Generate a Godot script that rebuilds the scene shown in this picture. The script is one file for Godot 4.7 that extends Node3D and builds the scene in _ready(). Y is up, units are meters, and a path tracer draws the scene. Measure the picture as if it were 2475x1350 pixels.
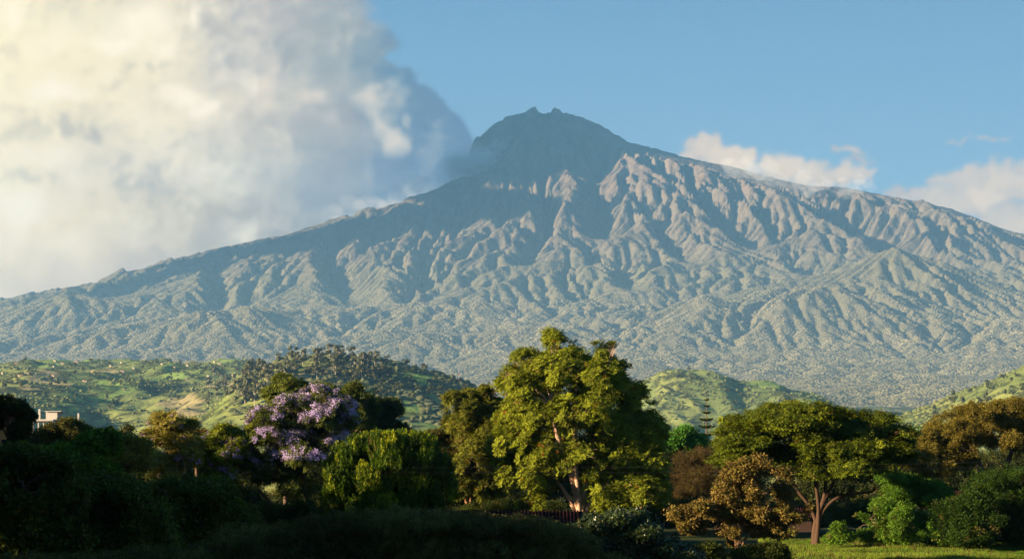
extends Node3D
# A volcano rising over forested foothills, seen over a belt of garden trees in low evening sun.
# F is the focal length in photo pixels; HORIZON the row of the horizon. PX() turns a row, a column and a distance into a place.
const F := 4150.0
const HORIZON := 1130.0
const EYE := 6.0
const SUN := Vector3(-0.90, 0.25, 0.34)       # towards the sun
const EXPOSURE := 4.0
const HAZE := 2.4e-5
# how the air in front of the sky looks from here: what part of the sky's light gets through it, and what it adds
const AIR_T := Color(0.66, 0.66, 0.66)
const AIR_S := Color(0.017, 0.048, 0.067)

var rng := RandomNumberGenerator.new()
var names := {}
var n1 := FastNoiseLite.new()
var n2 := FastNoiseLite.new()
var n3 := FastNoiseLite.new()
var nr := FastNoiseLite.new()

func PX(px: float, py: float, d: float) -> Vector3:
	return Vector3((px - 1237.5) / F * d, EYE + (HORIZON - py) / F * d, -d)

func numbered(called: String) -> String:
	if not names.has(called):
		names[called] = 0
		return called
	names[called] += 1
	return "%s_%03d" % [called, names[called]]

func tag(o: Node, label: String, category := "", group := "", kind := "") -> void:
	if label: o.set_meta("label", label)
	if category: o.set_meta("category", category)
	if group: o.set_meta("group", group)
	if kind: o.set_meta("kind", kind)

func thing(called: String, label: String, category: String, where: Vector3, turn := 0.0, group := "") -> Node3D:
	var o := Node3D.new()
	o.name = numbered(called)
	add_child(o)
	o.position = where
	o.rotation.y = turn
	tag(o, label, category, group)
	return o

func put(called: String, mesh: Mesh, m: Material, parent: Node = null) -> MeshInstance3D:
	var o := MeshInstance3D.new()
	o.mesh = mesh
	o.material_override = m
	if parent == null:
		o.name = numbered(called)
		add_child(o)
	else:
		o.name = called
		parent.add_child(o, true)
	return o

func scatter(called: String, mesh: Mesh, m: Material, buffer: PackedFloat32Array, tinted: bool, parent: Node = null) -> MultiMeshInstance3D:
	var mm := MultiMesh.new()
	mm.transform_format = MultiMesh.TRANSFORM_3D
	mm.use_colors = tinted
	mm.mesh = mesh
	mm.instance_count = buffer.size() / (16 if tinted else 12)
	mm.buffer = buffer
	var o := MultiMeshInstance3D.new()
	o.multimesh = mm
	o.material_override = m
	o.set_meta("kind", "stuff")
	if parent == null:
		o.name = numbered(called)
		add_child(o)
	else:
		o.name = called
		parent.add_child(o, true)
	return o

func push(b: PackedFloat32Array, basis: Basis, at: Vector3, c: Color) -> void:
	b.append_array(PackedFloat32Array([basis.x.x, basis.y.x, basis.z.x, at.x, basis.x.y, basis.y.y, basis.z.y, at.y, basis.x.z, basis.y.z, basis.z.z, at.z, c.r, c.g, c.b, 1.0]))

func lin(r: float, g: float, b: float) -> Color:
	return Color(r / 255.0, g / 255.0, b / 255.0).srgb_to_linear()

func noise(n: FastNoiseLite, s: int, freq: float, octaves := 1, ridged := false) -> void:
	n.seed = s
	n.noise_type = FastNoiseLite.TYPE_SIMPLEX_SMOOTH
	n.frequency = freq
	n.fractal_type = (FastNoiseLite.FRACTAL_RIDGED if ridged else FastNoiseLite.FRACTAL_FBM) if octaves > 1 else FastNoiseLite.FRACTAL_NONE
	n.fractal_octaves = octaves

func mat(c: Color, rough := 0.85, vertex := true) -> StandardMaterial3D:
	var m := StandardMaterial3D.new()
	m.albedo_color = c.linear_to_srgb()
	m.roughness = rough
	m.metallic_specular = 0.1
	m.vertex_color_use_as_albedo = vertex
	return m

func _ready() -> void:
	rng.seed = 7
	camera_and_light()
	ground_and_mountain()
	clouds()
	foothill_growth()
	garden()

func camera_and_light() -> void:
	var cam := Camera3D.new()
	cam.name = "camera"
	cam.projection = Camera3D.PROJECTION_FRUSTUM
	cam.near = 1.0
	cam.far = 60000.0
	cam.size = 1350.0 / F
	cam.frustum_offset = Vector2(0, (HORIZON - 675.0) / F)
	cam.position = Vector3(0, EYE, 0)
	add_child(cam)
	cam.current = true
	var sun := DirectionalLight3D.new()
	sun.name = "sun"
	sun.light_color = Color(1.0, 0.74, 0.44).linear_to_srgb()
	sun.light_energy = 1.6
	sun.light_angular_distance = 0.5
	sun.shadow_enabled = true
	add_child(sun)
	sun.look_at_from_position(Vector3.ZERO, -SUN, Vector3.UP)
	var e := Environment.new()
	e.background_mode = Environment.BG_SKY
	e.sky = Sky.new()
	var pano := PanoramaSkyMaterial.new()
	pano.panorama = ImageTexture.create_from_image(sky_picture())
	e.sky.sky_material = pano
	e.tonemap_mode = Environment.TONE_MAPPER_LINEAR
	e.tonemap_exposure = EXPOSURE
	e.fog_enabled = true
	e.fog_density = HAZE
	e.fog_light_color = Color(0.130, 0.465, 0.95).linear_to_srgb()
	e.volumetric_fog_enabled = true
	e.volumetric_fog_density = 0.0
	e.sdfgi_enabled = true
	e.ssao_enabled = true
	e.ssil_enabled = true
	var w := WorldEnvironment.new()
	w.name = "world"
	w.environment = e
	add_child(w)

# ---------------------------------------------------------------- sky

func table(t: Array, v: float) -> float:
	for i in range(1, t.size()):
		if v <= t[i][0]:
			return lerpf(t[i - 1][1], t[i][1], clampf((v - t[i - 1][0]) / (t[i][0] - t[i - 1][0]), 0, 1))
	return t[-1][1]

func sky_picture() -> Image:
	var w := 4096
	var h := 2048
	var im := Image.create(w, h, false, Image.FORMAT_RGBF)
	var grad := [[-90.0, 0.0], [0.0, 0.0], [2.0, 0.08], [6.0, 0.40], [10.0, 0.66], [15.5, 1.0], [40.0, 1.45], [90.0, 1.7]]
	var low := lin(160, 204, 225)
	var high := lin(117, 172, 207)
	for j in h:
		var el := 90.0 - (j + 0.5) / h * 180.0
		var t := table(grad, el)
		var c := low.lerp(high, t)
		c = Color(maxf(c.r, 0.06), maxf(c.g, 0.2), maxf(c.b, 0.45))
		im.fill_rect(Rect2i(0, j, w, 1), through_air(c))
	var big := FastNoiseLite.new()
	noise(big, 11, 1.0 / 190.0, 5)
	var puff := FastNoiseLite.new()
	noise(puff, 23, 1.0 / 70.0, 4, true)
	var warp := FastNoiseLite.new()
	noise(warp, 31, 1.0 / 120.0, 3)
	var fine := FastNoiseLite.new()
	noise(fine, 37, 1.0 / 34.0, 3)
	var bulge := FastNoiseLite.new()
	noise(bulge, 43, 1.0 / 120.0, 4)
	bulge.noise_type = FastNoiseLite.TYPE_CELLULAR
	bulge.cellular_return_type = FastNoiseLite.RETURN_DISTANCE
	bulge.fractal_gain = 0.55
	# colours of the tall cloud, from the lit west side to the shaded east side
	var tone := [
		[[244, 240, 212], [232, 230, 208], [230, 229, 211], [182, 191, 194], [164, 182, 190], [132, 170, 196], [118, 165, 200]],
		[[250, 244, 214], [243, 238, 211], [239, 235, 212], [196, 202, 200], [160, 180, 188], [108, 154, 182], [108, 156, 188]],
		[[248, 241, 212], [244, 237, 210], [240, 235, 212], [210, 212, 204], [174, 187, 192], [110, 154, 182], [104, 152, 184]],
		[[251, 244, 216], [234, 229, 210], [232, 228, 210], [206, 209, 202], [160, 178, 188], [112, 153, 182], [100, 146, 180]],
		[[250, 241, 216], [236, 228, 204], [206, 205, 192], [176, 184, 185], [148, 170, 184], [122, 158, 184], [104, 148, 182]],
		[[232, 226, 208], [218, 213, 203], [204, 203, 198], [188, 190, 190], [150, 168, 180], [122, 158, 184], [104, 148, 182]]]
	var lobes := [[330, 55, 75, 45, 0.75], [275, 108, 70, 28, 0.85], [475, 32, 17, 34, 0.75], [410, 116, 22, 16, 0.35], [545, 126, 16, 20, 0.5], [150, 222, 80, 24, 0.9], [20, 50, 30, 40, 0.9],
		[95, 120, 40, 40, 0.4], [440, 235, 55, 26, 1.0], [490, 264, 36, 20, 1.2], [640, 208, 60, 26, 0.75], [760, 228, 50, 26, 0.7], [882, 222, 40, 26, 0.85], [905, 262, 34, 30, 0.6],
		[925, 315, 42, 40, 0.8], [985, 290, 12, 20, 0.6], [958, 352, 30, 32, 0.75], [630, 260, 24, 24, 0.5], [660, 320, 16, 10, 0.5], [697, 338, 14, 9, 0.5], [50, 495, 75, 50, 0.9], [110, 380, 90, 30, 0.5],
		[320, 575, 60, 30, 0.4], [180, 580, 80, 40, 0.4], [560, 555, 90, 26, 0.35],
		[170, 312, 80, 30, -0.5], [560, 60, 30, 60, -0.35], [690, 165, 26, 46, -0.5], [70, 420, 60, 22, -0.2], [360, 440, 80, 44, -0.4], [860, 300, 36, 40, -0.5], [300, 180, 90, 22, -0.3]]
	var edge := [[-500, 560], [-250, 800], [0, 880], [40, 896], [70, 930], [96, 958], [118, 950], [140, 922], [158, 950], [168, 995], [200, 1003], [215, 1030], [226, 1050], [245, 1068], [270, 1088], [295, 1105], [320, 1128], [345, 1150], [380, 1205], [440, 1215], [620, 1100]]
	var x0 := int(w * (0.5 - 62.0 / 360.0))
	var x1 := int(w * (0.5 + 26.0 / 360.0))
	for j in range(int(h * (0.5 - 40.0 / 180.0)), h / 2):
		var el := (0.5 - (j + 0.5) / h) * PI
		for i in range(x0, x1):
			var az := ((i + 0.5) / w - 0.5) * TAU
			var coarse := absf(az) > 0.31 or el > 0.29
			if coarse and (i & 3 or j & 3): continue
			var X := 1237.5 + F * tan(az)
			var Y := HORIZON - F * tan(el) / cos(az)
			var wx := warp.get_noise_2d(X, Y) * 46.0 + fine.get_noise_2d(X, Y) * 17.0
			var wy := warp.get_noise_2d(X + 900, Y + 300) * 40.0 + fine.get_noise_2d(X + 500, Y) * 15.0
			var c := Color()
			var a := 0.0
			var bp := puff.get_noise_2d(X + wx, Y + wy)
			if X < 1260.0:
				var xe := table(edge, Y) + (bp * 20.0 - 4.0) + wx * 0.2 - bulge.get_noise_2d(X * 1.5 + wx * 0.3, Y * 1.5) * 26.0 - 12.0
				var soft := 9.0 if Y > 60.0 else 26.0
				a = smoothstep(-soft, soft, xe - X)
				a *= 1.0 - smoothstep(500.0, 1500.0, -X + big.get_noise_2d(X, Y) * 700.0)
				a *= 1.0 - smoothstep(300.0, 1700.0, -Y + big.get_noise_2d(X + 50, Y) * 700.0)
				if a > 0.001:
					var g := big.get_noise_2d(X, Y)
					var u := clampf((X + wx * 1.3) / 200.0, 0.0, 5.99)
					var v := clampf((Y + wy * 1.3) / 135.0, 0.0, 4.99)
					var iu := int(u)
					var iv := int(v)
					var fu := smoothstep(0.0, 1.0, u - iu)
					var fv := smoothstep(0.0, 1.0, v - iv)
					var k := Vector3()
					for q in 4:
						var s: Array = tone[iv + (q >> 1)][iu + (q & 1)]
						k += Vector3(s[0], s[1], s[2]) * ((fu if q & 1 else 1.0 - fu) * (fv if q >> 1 else 1.0 - fv))
					var light := g * 0.42 + (bp - 0.1) * lerpf(0.26, 0.16, smoothstep(500.0, 900.0, X)) * smoothstep(760.0, 480.0, Y)
					var bx := X + wx * 0.5
					var by := Y + wy * 0.5
					var swell := bulge.get_noise_2d(bx + 9.0, by + 9.0) - bulge.get_noise_2d(bx - 9.0, by - 9.0)
					light += clampf(swell * 1.5, -0.5, 0.6) * clampf(0.55 + g * 1.6, 0.15, 1.0) * smoothstep(720.0, 520.0, Y)
					for b in lobes:
						var ex: float = (X + wx * 0.55 - b[0]) / b[2]
						var ey: float = (Y + wy * 0.55 - b[1]) / b[3]
						var q2 := ex * ex + ey * ey
						if q2 < 4.4:
							if b[4] > 0.0: light += b[4] * (1.0 - smoothstep(0.25, 1.45, sqrt(q2) + swell * 0.7 + bp * 0.25))
							else: light += b[4] * 0.8 * (1.0 - smoothstep(0.0, 1.8, sqrt(q2) + bp * 0.3))
					if light > 0.0:
						k = k.lerp(Vector3(255, 250, 232) if X < 620.0 else Vector3(228, 223, 212), clampf(light, 0.0, 1.0) * 0.85)
					else:
						k = k.lerp(Vector3(132, 150, 168), clampf(-light, 0.0, 1.0) * 0.75)
					c = lin(k.x, k.y, k.z)
			else:
				# banks of cloud low in the east and the small puffs on the ridge
				var d := -1.0
				var lit := 0.0
				for b in [[1712, 352, 62, 36, 0.3], [1775, 385, 60, 40, 0.7], [1690, 372, 46, 26, 0.2], [1890, 410, 60, 50, 0.7], [1960, 425, 60, 40, 0.4], [2035, 425, 46, 36, 0.4], [2085, 420, 32, 30, 0.3], [2048, 362, 46, 11, -0.1], [2075, 382, 40, 8, -0.3],
						[2430, 440, 190, 56, 0.3], [2300, 490, 130, 46, 0.3], [2200, 480, 90, 26, -0.1], [2378, 482, 40, 26, 0.8], [2470, 540, 150, 60, 0.3], [2230, 505, 90, 34, 0.0], [2290, 440, 60, 14, -0.2], [2380, 338, 90, 5, -0.65]]:
					var ex: float = (X + wx * 0.7 - b[0]) / b[2]
					var ey: float = (Y + wy * 0.6 - b[1]) / b[3]
					var q := 1.0 - sqrt(ex * ex + ey * ey)
					if q > d: d = q
					lit = maxf(lit, float(b[4]) + q * 0.5) if q > 0.0 else lit
				d += bp * 0.20 + big.get_noise_2d(X * 2.0, Y * 2.0) * 0.22
				a = smoothstep(-0.02, 0.42, d) * 0.93
				var k2 := Vector3(176, 184, 192).lerp(Vector3(228, 217, 202), clampf(lit + bp * 0.3 + (440.0 - Y) * 0.001, 0.0, 1.0))
				c = lin(k2.x, k2.y, k2.z)
			if a > 0.003:
				if coarse: im.fill_rect(Rect2i((i + w / 2) % w, j, 4, 4), im.get_pixel((i + w / 2) % w, j).lerp(through_air(c), a))
				else: im.set_pixel((i + w / 2) % w, j, im.get_pixel((i + w / 2) % w, j).lerp(through_air(c), a))
	return im

func through_air(c: Color) -> Color:
	return Color(maxf(0.01, (c.r / EXPOSURE - AIR_S.r) / AIR_T.r), maxf(0.02, (c.g / EXPOSURE - AIR_S.g) / AIR_T.g), maxf(0.03, (c.b / EXPOSURE - AIR_S.b) / AIR_T.b))

# ---------------------------------------------------------------- mountain

const MX0 := -6000.0
const MZ0 := -17200.0
const MD := 22.0
const MW := 546
const MH := 555
var mh := PackedFloat32Array()          # heights of the mountain's grid
var profiles := []                      # left, right, front: height by distance from the summit
const FX0 := -2400.0
const FZ0 := -5700.0
const FD := 11.0
const FW := 437
const FH := 490
var fh := PackedFloat32Array()

func profile(pts: Array, in_pixels: bool) -> PackedFloat32Array:
	var c := []
	for p in pts:
		c.append([absf(p[0] - 1290.0) * 15000.0 / F, EYE + (HORIZON - p[1]) * 15000.0 / F] if in_pixels else [float(p[0]), float(p[1])])
	var out := PackedFloat32Array()
	for k in 600:
		out.append(table(c, k * 25.0))
	for pass_ in 3:
		var o2 := out.duplicate()
		for k in range(2, 599):
			o2[k] = (out[k - 1] + out[k] * 2.0 + out[k + 1]) * 0.25
		out = o2
	return out

func from(p: PackedFloat32Array, r: float) -> float:
	var u := minf(r / 25.0, 597.9)
	var k := int(u)
	return lerpf(p[k], p[k + 1], u - k)

func mountain_start(x: float, z: float) -> float:
	var dx := x - 190.0
	var dz := z + 15000.0
	var r0 := sqrt(dx * dx + dz * dz)
	var wob := minf(1.0, r0 / 1500.0) * smoothstep(0.0, 900.0, absf(dz))
	dx += n1.get_noise_2d(x, z) * 260.0 * wob
	dz += n1.get_noise_2d(x + 9000.0, z) * 200.0 * wob
	var r := sqrt(dx * dx + dz * dz) + 0.01
	var w := pow(absf(dz) / r, 1.15)
	return lerpf(from(profiles[1 if dx > 0.0 else 0], r), from(profiles[2], r), w) + (n2.get_noise_2d(x * 0.62, z * 0.62) * 30.0 + n3.get_noise_2d(x * 1.6, z * 1.6) * 5.0) * smoothstep(100.0, 1100.0, absf(dz))

func height(x: float, z: float) -> float:
	if z > FZ0 + 500.0:
		return grid_height(fh, FX0, FZ0, FD, FW, FH, x, z)
	return grid_height(mh, MX0, MZ0, MD, MW, MH, x, z)

func grid_height(g: PackedFloat32Array, x0: float, z0: float, d: float, w: int, hh: int, x: float, z: float) -> float:
	var u := clampf((x - x0) / d, 0.0, w - 1.01)
	var v := clampf((z - z0) / d, 0.0, hh - 1.01)
	var i := int(u)
	var j := int(v)
	var k := j * w + i
	return lerpf(lerpf(g[k], g[k + 1], u - i), lerpf(g[k + w], g[k + w + 1], u - i), v - j)

func ray_start(px: float, py: float) -> Vector3:      # where that line of sight meets the uneroded mountain
	var z := -6200.0
	while z > -15800.0:
		var p := PX(px, py, -z)
		if mountain_start(p.x, p.z) >= p.y: return p
		z -= 30.0
	return PX(px, py, 14500.0)

func erode(g: PackedFloat32Array, w: int, hh: int, d: float, rounds: int, strength: float) -> void:
	var n := w * hh
	var area := PackedFloat32Array()
	area.resize(n)
	var to := PackedInt32Array()
	to.resize(n)
	var far := PackedFloat32Array()
	far.resize(n)
	var keys := PackedInt64Array()
	keys.resize(n)
	var off := PackedInt32Array([-1, 1, -w, w, -w - 1, -w + 1, w - 1, w + 1])
	var diag := d * 1.41421
	for it in rounds:
		for j in range(1, hh - 1):
			for i in range(1, w - 1):
				var k := j * w + i
				var h0 := g[k]
				var best := 0.0
				var rec := k
				var m := g[k - 1]
				if h0 - m > best:
					best = h0 - m; rec = k - 1
				m = g[k + 1]
				if h0 - m > best:
					best = h0 - m; rec = k + 1
				m = g[k - w]
				if h0 - m > best:
					best = h0 - m; rec = k - w
				m = g[k + w]
				if h0 - m > best:
					best = h0 - m; rec = k + w
				best *= 1.41421
				m = g[k - w - 1]
				if h0 - m > best:
					best = h0 - m; rec = k - w - 1
				m = g[k - w + 1]
				if h0 - m > best:
					best = h0 - m; rec = k - w + 1
				m = g[k + w - 1]
				if h0 - m > best:
					best = h0 - m; rec = k + w - 1
				m = g[k + w + 1]
				if h0 - m > best:
					best = h0 - m; rec = k + w + 1
				to[k] = rec
		for k in n:
			keys[k] = (int((g[k] + 500.0) * 2000.0) << 20) | k
			area[k] = 1.0
		for i in w:
			to[i] = i
			to[n - 1 - i] = n - 1 - i
		for j in hh:
			to[j * w] = j * w
			to[j * w + w - 1] = j * w + w - 1
		keys.sort()
		var q := n - 1
		while q >= 0:
			var k := int(keys[q] & 0xFFFFF)
			var r := to[k]
			if r != k: area[r] += area[k]
			q -= 1
		for s in n:
			var k := int(keys[s] & 0xFFFFF)
			var r := to[k]
			if r == k: continue
			var f := strength * pow(area[k], 0.38)
			if f > 0.0:
				g[k] = (g[k] + f * g[r]) / (1.0 + f)

func level(g: PackedFloat32Array, before: PackedFloat32Array, w: int, hh: int, r: int) -> void:      # gives back the broad shape that erosion wore away, and keeps ridges and gullies
	var n := w * hh
	var d := PackedFloat32Array()
	d.resize(n)
	for k in n: d[k] = before[k] - g[k]
	for way in 4:
		var len := w if way & 1 == 0 else hh
		var step := 1 if way & 1 == 0 else w
		var o := d.duplicate()
		for row in (hh if way & 1 == 0 else w):
			var at := row * w if way & 1 == 0 else row
			var sum := 0.0
			for i in range(-r, r + 1): sum += o[at + clampi(i, 0, len - 1) * step]
			for i in len:
				d[at + i * step] = sum / (2 * r + 1)
				sum += o[at + mini(i + r + 1, len - 1) * step] - o[at + maxi(i - r, 0) * step]
	for k in n: g[k] += d[k]

func sharpen() -> void:      # rounded spurs become narrow crests
	var mean := mh.duplicate()
	var zero := PackedFloat32Array()
	zero.resize(MW * MH)
	level(zero, mean, MW, MH, 4)
	for k in MW * MH:
		var rel := mh[k] - zero[k]
		mh[k] = lerpf(mh[k], zero[k] + (23.0 * pow(rel / 20.0, 1.4) if rel > 0.0 else -22.0 * pow(-rel / 20.0, 1.05)), 0.42)

func crest() -> void:      # keeps the skyline ridge at the height it was laid out with
	var lift := PackedFloat32Array()
	var mid := int((-15000.0 - MZ0) / MD)
	for i in MW:
		var x := MX0 + i * MD - 190.0
		var m := 0.0
		for j in range(mid - 20, mid + 21): m = maxf(m, mh[j * MW + i])
		lift.append(from(profiles[1 if x > 0.0 else 0], absf(x)) - m)
	for i in MW:
		var s := (lift[maxi(i - 1, 0)] + lift[i] * 2.0 + lift[mini(i + 1, MW - 1)]) * 0.25
		for j in MH:
			var e := (j - mid) * MD / 560.0
			if absf(e) < 2.6: mh[j * MW + i] += s * exp(-e * e)

func ground_and_mountain() -> void:
	noise(n1, 3, 1.0 / 1500.0, 3)
	noise(n2, 5, 1.0 / 420.0, 4)
	noise(n3, 9, 1.0 / 120.0, 3)
	noise(nr, 13, 1.0 / 90.0, 4, true)
	profiles = [
		profile([[1290, 272], [1230, 280], [1180, 310], [1142, 337], [1127, 395], [1112, 445], [1095, 456], [1050, 480], [1000, 506], [950, 522], [860, 541], [760, 571], [640, 584], [600, 594], [500, 624], [400, 654], [300, 680], [200, 707], [100, 735], [0, 749], [-100, 772], [-400, 840], [-1200, 990]], true),
		profile([[1290, 272], [1350, 274], [1400, 282], [1450, 302], [1490, 326], [1520, 346], [1580, 358], [1640, 376], [1700, 391], [1760, 401], [1850, 426], [1950, 450], [2050, 455], [2120, 470], [2200, 485], [2300, 505], [2350, 525], [2400, 550], [2430, 562], [2475, 566], [2600, 600], [3000, 700], [3800, 900]], true),
		profile([[0, 3140], [400, 2880], [1000, 2400], [2000, 1800], [3000, 1380], [4000, 1050], [5000, 800], [6000, 600], [7000, 450], [8000, 330], [9000, 235], [10000, 150], [11000, 90], [15000, 30]], false)]
	var clefts := []
	for c in [[1458, 352, 1440, 430, 110, 110], [1440, 430, 1462, 570, 130, 120], [1990, 490, 2110, 560, 190, 190], [2110, 560, 2238, 628, 170, 190], [795, 600, 845, 690, 120, 130], [845, 690, 865, 735, 120, 150],
			[1560, 480, 1680, 640, 60, 90], [1700, 480, 1830, 600, 80, 110], [1500, 620, 1530, 700, 60, 90], [1300, 560, 1270, 650, 60, 90], [540, 640, 520, 770, 70, 100], [1880, 600, 2010, 690, 80, 120]]:
		var a := ray_start(c[0], c[1])
		var b := ray_start(c[2], c[3])
		clefts.append([Vector2(a.x, a.z), Vector2(b.x, b.z), c[4], c[5]])
	var bowl := PX(1100, 400, 14600)
	var knobs := []
	for c in [[2165, 735, 300, 560], [2060, 800, 160, 500], [610, 806, 120, 330], [470, 815, 90, 300], [150, 765, 100, 420], [1700, 790, 110, 420], [1930, 810, 120, 360], [1330, 835, 90, 330], [260, 830, 60, 300], [1010, 850, 70, 320]]:
		var a := ray_start(c[0], c[1])
		knobs.append([Vector2(a.x, a.z), c[2], c[3]])
	mh.resize(MW * MH)
	for j in MH:
		var z := MZ0 + j * MD
		for i in MW:
			var x := MX0 + i * MD
			var h := mountain_start(x, z)
			var p := Vector2(x, z)
			for c in clefts:
				var s: Vector2 = c[1] - c[0]
				var t := clampf((p - c[0]).dot(s) / s.length_squared(), 0.0, 1.0)
				var e: float = p.distance_to(c[0] + s * t) / c[3]
				if e < 2.5: h -= c[2] * exp(-e * e) * (0.35 + 0.65 * t)
			for c in knobs:
				var e: float = p.distance_to(c[0]) / c[2]
				if e < 2.6: h += c[1] * exp(-pow(e, 1.6) * 1.1)
			h -= 330.0 * exp(-pow(p.distance_to(Vector2(bowl.x, bowl.z)) / 300.0, 2.0))
			mh[j * MW + i] = h
	var before := mh.duplicate()
	erode(mh, MW, MH, MD, 10, 0.23)
	level(mh, before, MW, MH, 18)
	for k in MW * MH:
		var e := (k / MW * MD + MZ0 + 15000.0) / 420.0
		mh[k] = lerpf(mh[k], before[k], 0.30 + 0.14 * smoothstep(1300.0, 800.0, before[k]))
		if absf(e) < 2.5: mh[k] = lerpf(mh[k], before[k], 0.5 * exp(-e * e))
	sharpen()
	crest()
	for j in MH:
		var z := MZ0 + j * MD
		for i in MW:
			var x := MX0 + i * MD
			var k := j * MW + i
			var up := smoothstep(1300.0, 2600.0, mh[k])
			mh[k] += nr.get_noise_2d(x, z) * lerpf(1.5, 6.0, up) + n3.get_noise_2d(x, z) * 2.5
			var s1 := Vector2(x - 165.0, z + 14990.0).length()
			var s2 := Vector2(x - 385.0, z + 14990.0).length()
			mh[k] += 38.0 * exp(-pow(s1 / 58.0, 4.0)) + 36.0 * exp(-pow(s2 / 46.0, 4.0)) - 16.0 * exp(-pow(Vector2(x - 275.0, z + 14990.0).length() / 50.0, 2.0))
			if up > 0.3: mh[k] += nr.get_noise_2d(x * 2.3, z * 2.3) * (9.0 + 14.0 * smoothstep(2850.0, 3050.0, mh[k])) * up
	foothills()
	var rock := mat(Color(1, 1, 1), 0.95)
	rock.normal_enabled = true
	rock.normal_texture = grain(41, 0.02)
	rock.normal_scale = 1.5
	rock.uv1_triplanar = true
	rock.uv1_world_triplanar = true
	rock.uv1_scale = Vector3.ONE / 700.0
	var mnt := put("mountain", land_mesh(mh, MX0, MZ0, MD, MW, MH, true), rock)
	tag(mnt, "tall grey brown volcano with gullied flanks and a shaded rocky summit", "", "", "structure")
	var soil := mat(Color(1, 1, 1), 0.95)
	soil.normal_enabled = true
	soil.normal_texture = rock.normal_texture
	soil.normal_scale = 0.7
	soil.uv1_triplanar = true
	soil.uv1_world_triplanar = true
	soil.uv1_scale = Vector3.ONE / 120.0
	tag(put("foothills", land_mesh(fh, FX0, FZ0, FD, FW, FH, false), soil), "green terraced foothills below the volcano", "", "", "structure")
	var pl := PlaneMesh.new()
	pl.size = Vector2(14000, 17500)
	var g := put("ground", pl, mat(Color(0.034, 0.042, 0.014), 0.95, false))
	g.position = Vector3(0, -0.6, -8600)
	tag(g, "dark grassy ground under the trees", "", "", "structure")

func grain(s: int, freq: float) -> Texture2D:
	var n := FastNoiseLite.new()
	noise(n, s, freq, 5)
	var im := n.get_seamless_image(512, 512)
	im.bump_map_to_normal_map(6.0)
	return ImageTexture.create_from_image(im)

func ridge_row(pts: Array, z: float, x: float) -> float:      # ground height of a hill whose outline at that distance is pts
	return EYE + (HORIZON - table(pts, 1237.5 + x / -z * F)) * -z / F

func foothills() -> void:
	var knoll := [[380, 1125], [480, 1055], [560, 970], [640, 893], [720, 862], [800, 860], [900, 872], [1000, 888], [1080, 910], [1140, 934], [1190, 1000], [1300, 1110], [1400, 1130]]
	var east := [[1400, 1120], [1480, 1020], [1530, 935], [1580, 903], [1640, 889], [1720, 892], [1760, 914], [1850, 921], [1900, 936], [1960, 952], [2030, 992], [2100, 1050], [2200, 1120]]
	var right := [[1900, 1115], [1980, 1070], [2080, 1022], [2200, 990], [2300, 958], [2400, 918], [2475, 884], [2600, 840], [2800, 790]]
	var base := [[-5800.0, 215.0], [-5000.0, 150.0], [-3500.0, 55.0], [-2000.0, 15.0], [-600.0, 0.0], [0.0, 0.0]]
	var west := [[-5800.0, 262.0], [-5200.0, 262.0], [-4500.0, 281.0], [-3600.0, 212.0], [-3000.0, 148.0], [-2400.0, 70.0], [-1900.0, 14.0], [-1200.0, 0.0], [0.0, 0.0]]
	var hollows := []
	for c in [[215, 975, 2620, 26, 120], [345, 965, 2750, 34, 150], [430, 900, 3300, 16, 160], [120, 1000, 2450, 16, 100], [1740, 960, 3350, 26, 130], [1800, 990, 3200, 24, 120], [2250, 1010, 2450, 12, 110]]:
		var p := PX(c[0], c[1], c[2])
		hollows.append([Vector2(p.x, p.z), c[3], c[4]])
	fh.resize(FW * FH)
	for j in FH:
		var z := FZ0 + j * FD
		var b0 := table(base, z)
		var w0 := table(west, z)
		var gk := exp(-pow((z + 2600.0) / 480.0, 2.0))
		var ge := exp(-pow((z + 3800.0) / 620.0, 2.0))
		var gr := exp(-pow((z + 2700.0) / 600.0, 2.0))
		for i in FW:
			var x := FX0 + i * FD
			var h := b0
			var px := 1237.5 + x / -z * F
			h += maxf(0.0, w0 - b0) * smoothstep(980.0, 560.0, px + n1.get_noise_2d(x * 2.0, z * 2.0) * 160.0)
			var roll := n2.get_noise_2d(x * 1.3, z * 1.3)
			var amp := smoothstep(-900.0, -2200.0, z)
			h += (roll * 24.0 + n3.get_noise_2d(x * 0.8, z * 0.8) * 7.0 + absf(n2.get_noise_2d(x * 2.2 + 400.0, z * 0.9)) * -14.0) * amp
			if gk > 0.02: h = maxf(h, ridge_row(knoll, -2600.0, x) * gk + roll * 6.0 + n3.get_noise_2d(x, z) * 4.0)
			if ge > 0.02: h = maxf(h, ridge_row(east, -3800.0, x) * ge + roll * 8.0 - absf(n2.get_noise_2d(x * 2.6, z * 1.2)) * 22.0 + n3.get_noise_2d(x, z) * 3.0)
			if gr > 0.02: h = maxf(h, ridge_row(right, -2700.0, x) * gr + roll * 6.0 - absf(n2.get_noise_2d(x * 2.0, z * 1.2)) * 10.0 + n3.get_noise_2d(x, z) * 2.0)
			for c in hollows:
				var e := Vector2(x - c[0].x, (z - c[0].y) * 0.45).length() / float(c[2])
				if e < 2.2: h -= c[1] * exp(-e * e)
			fh[j * FW + i] = maxf(h, -0.3) if z < -500.0 else -0.3

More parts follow.
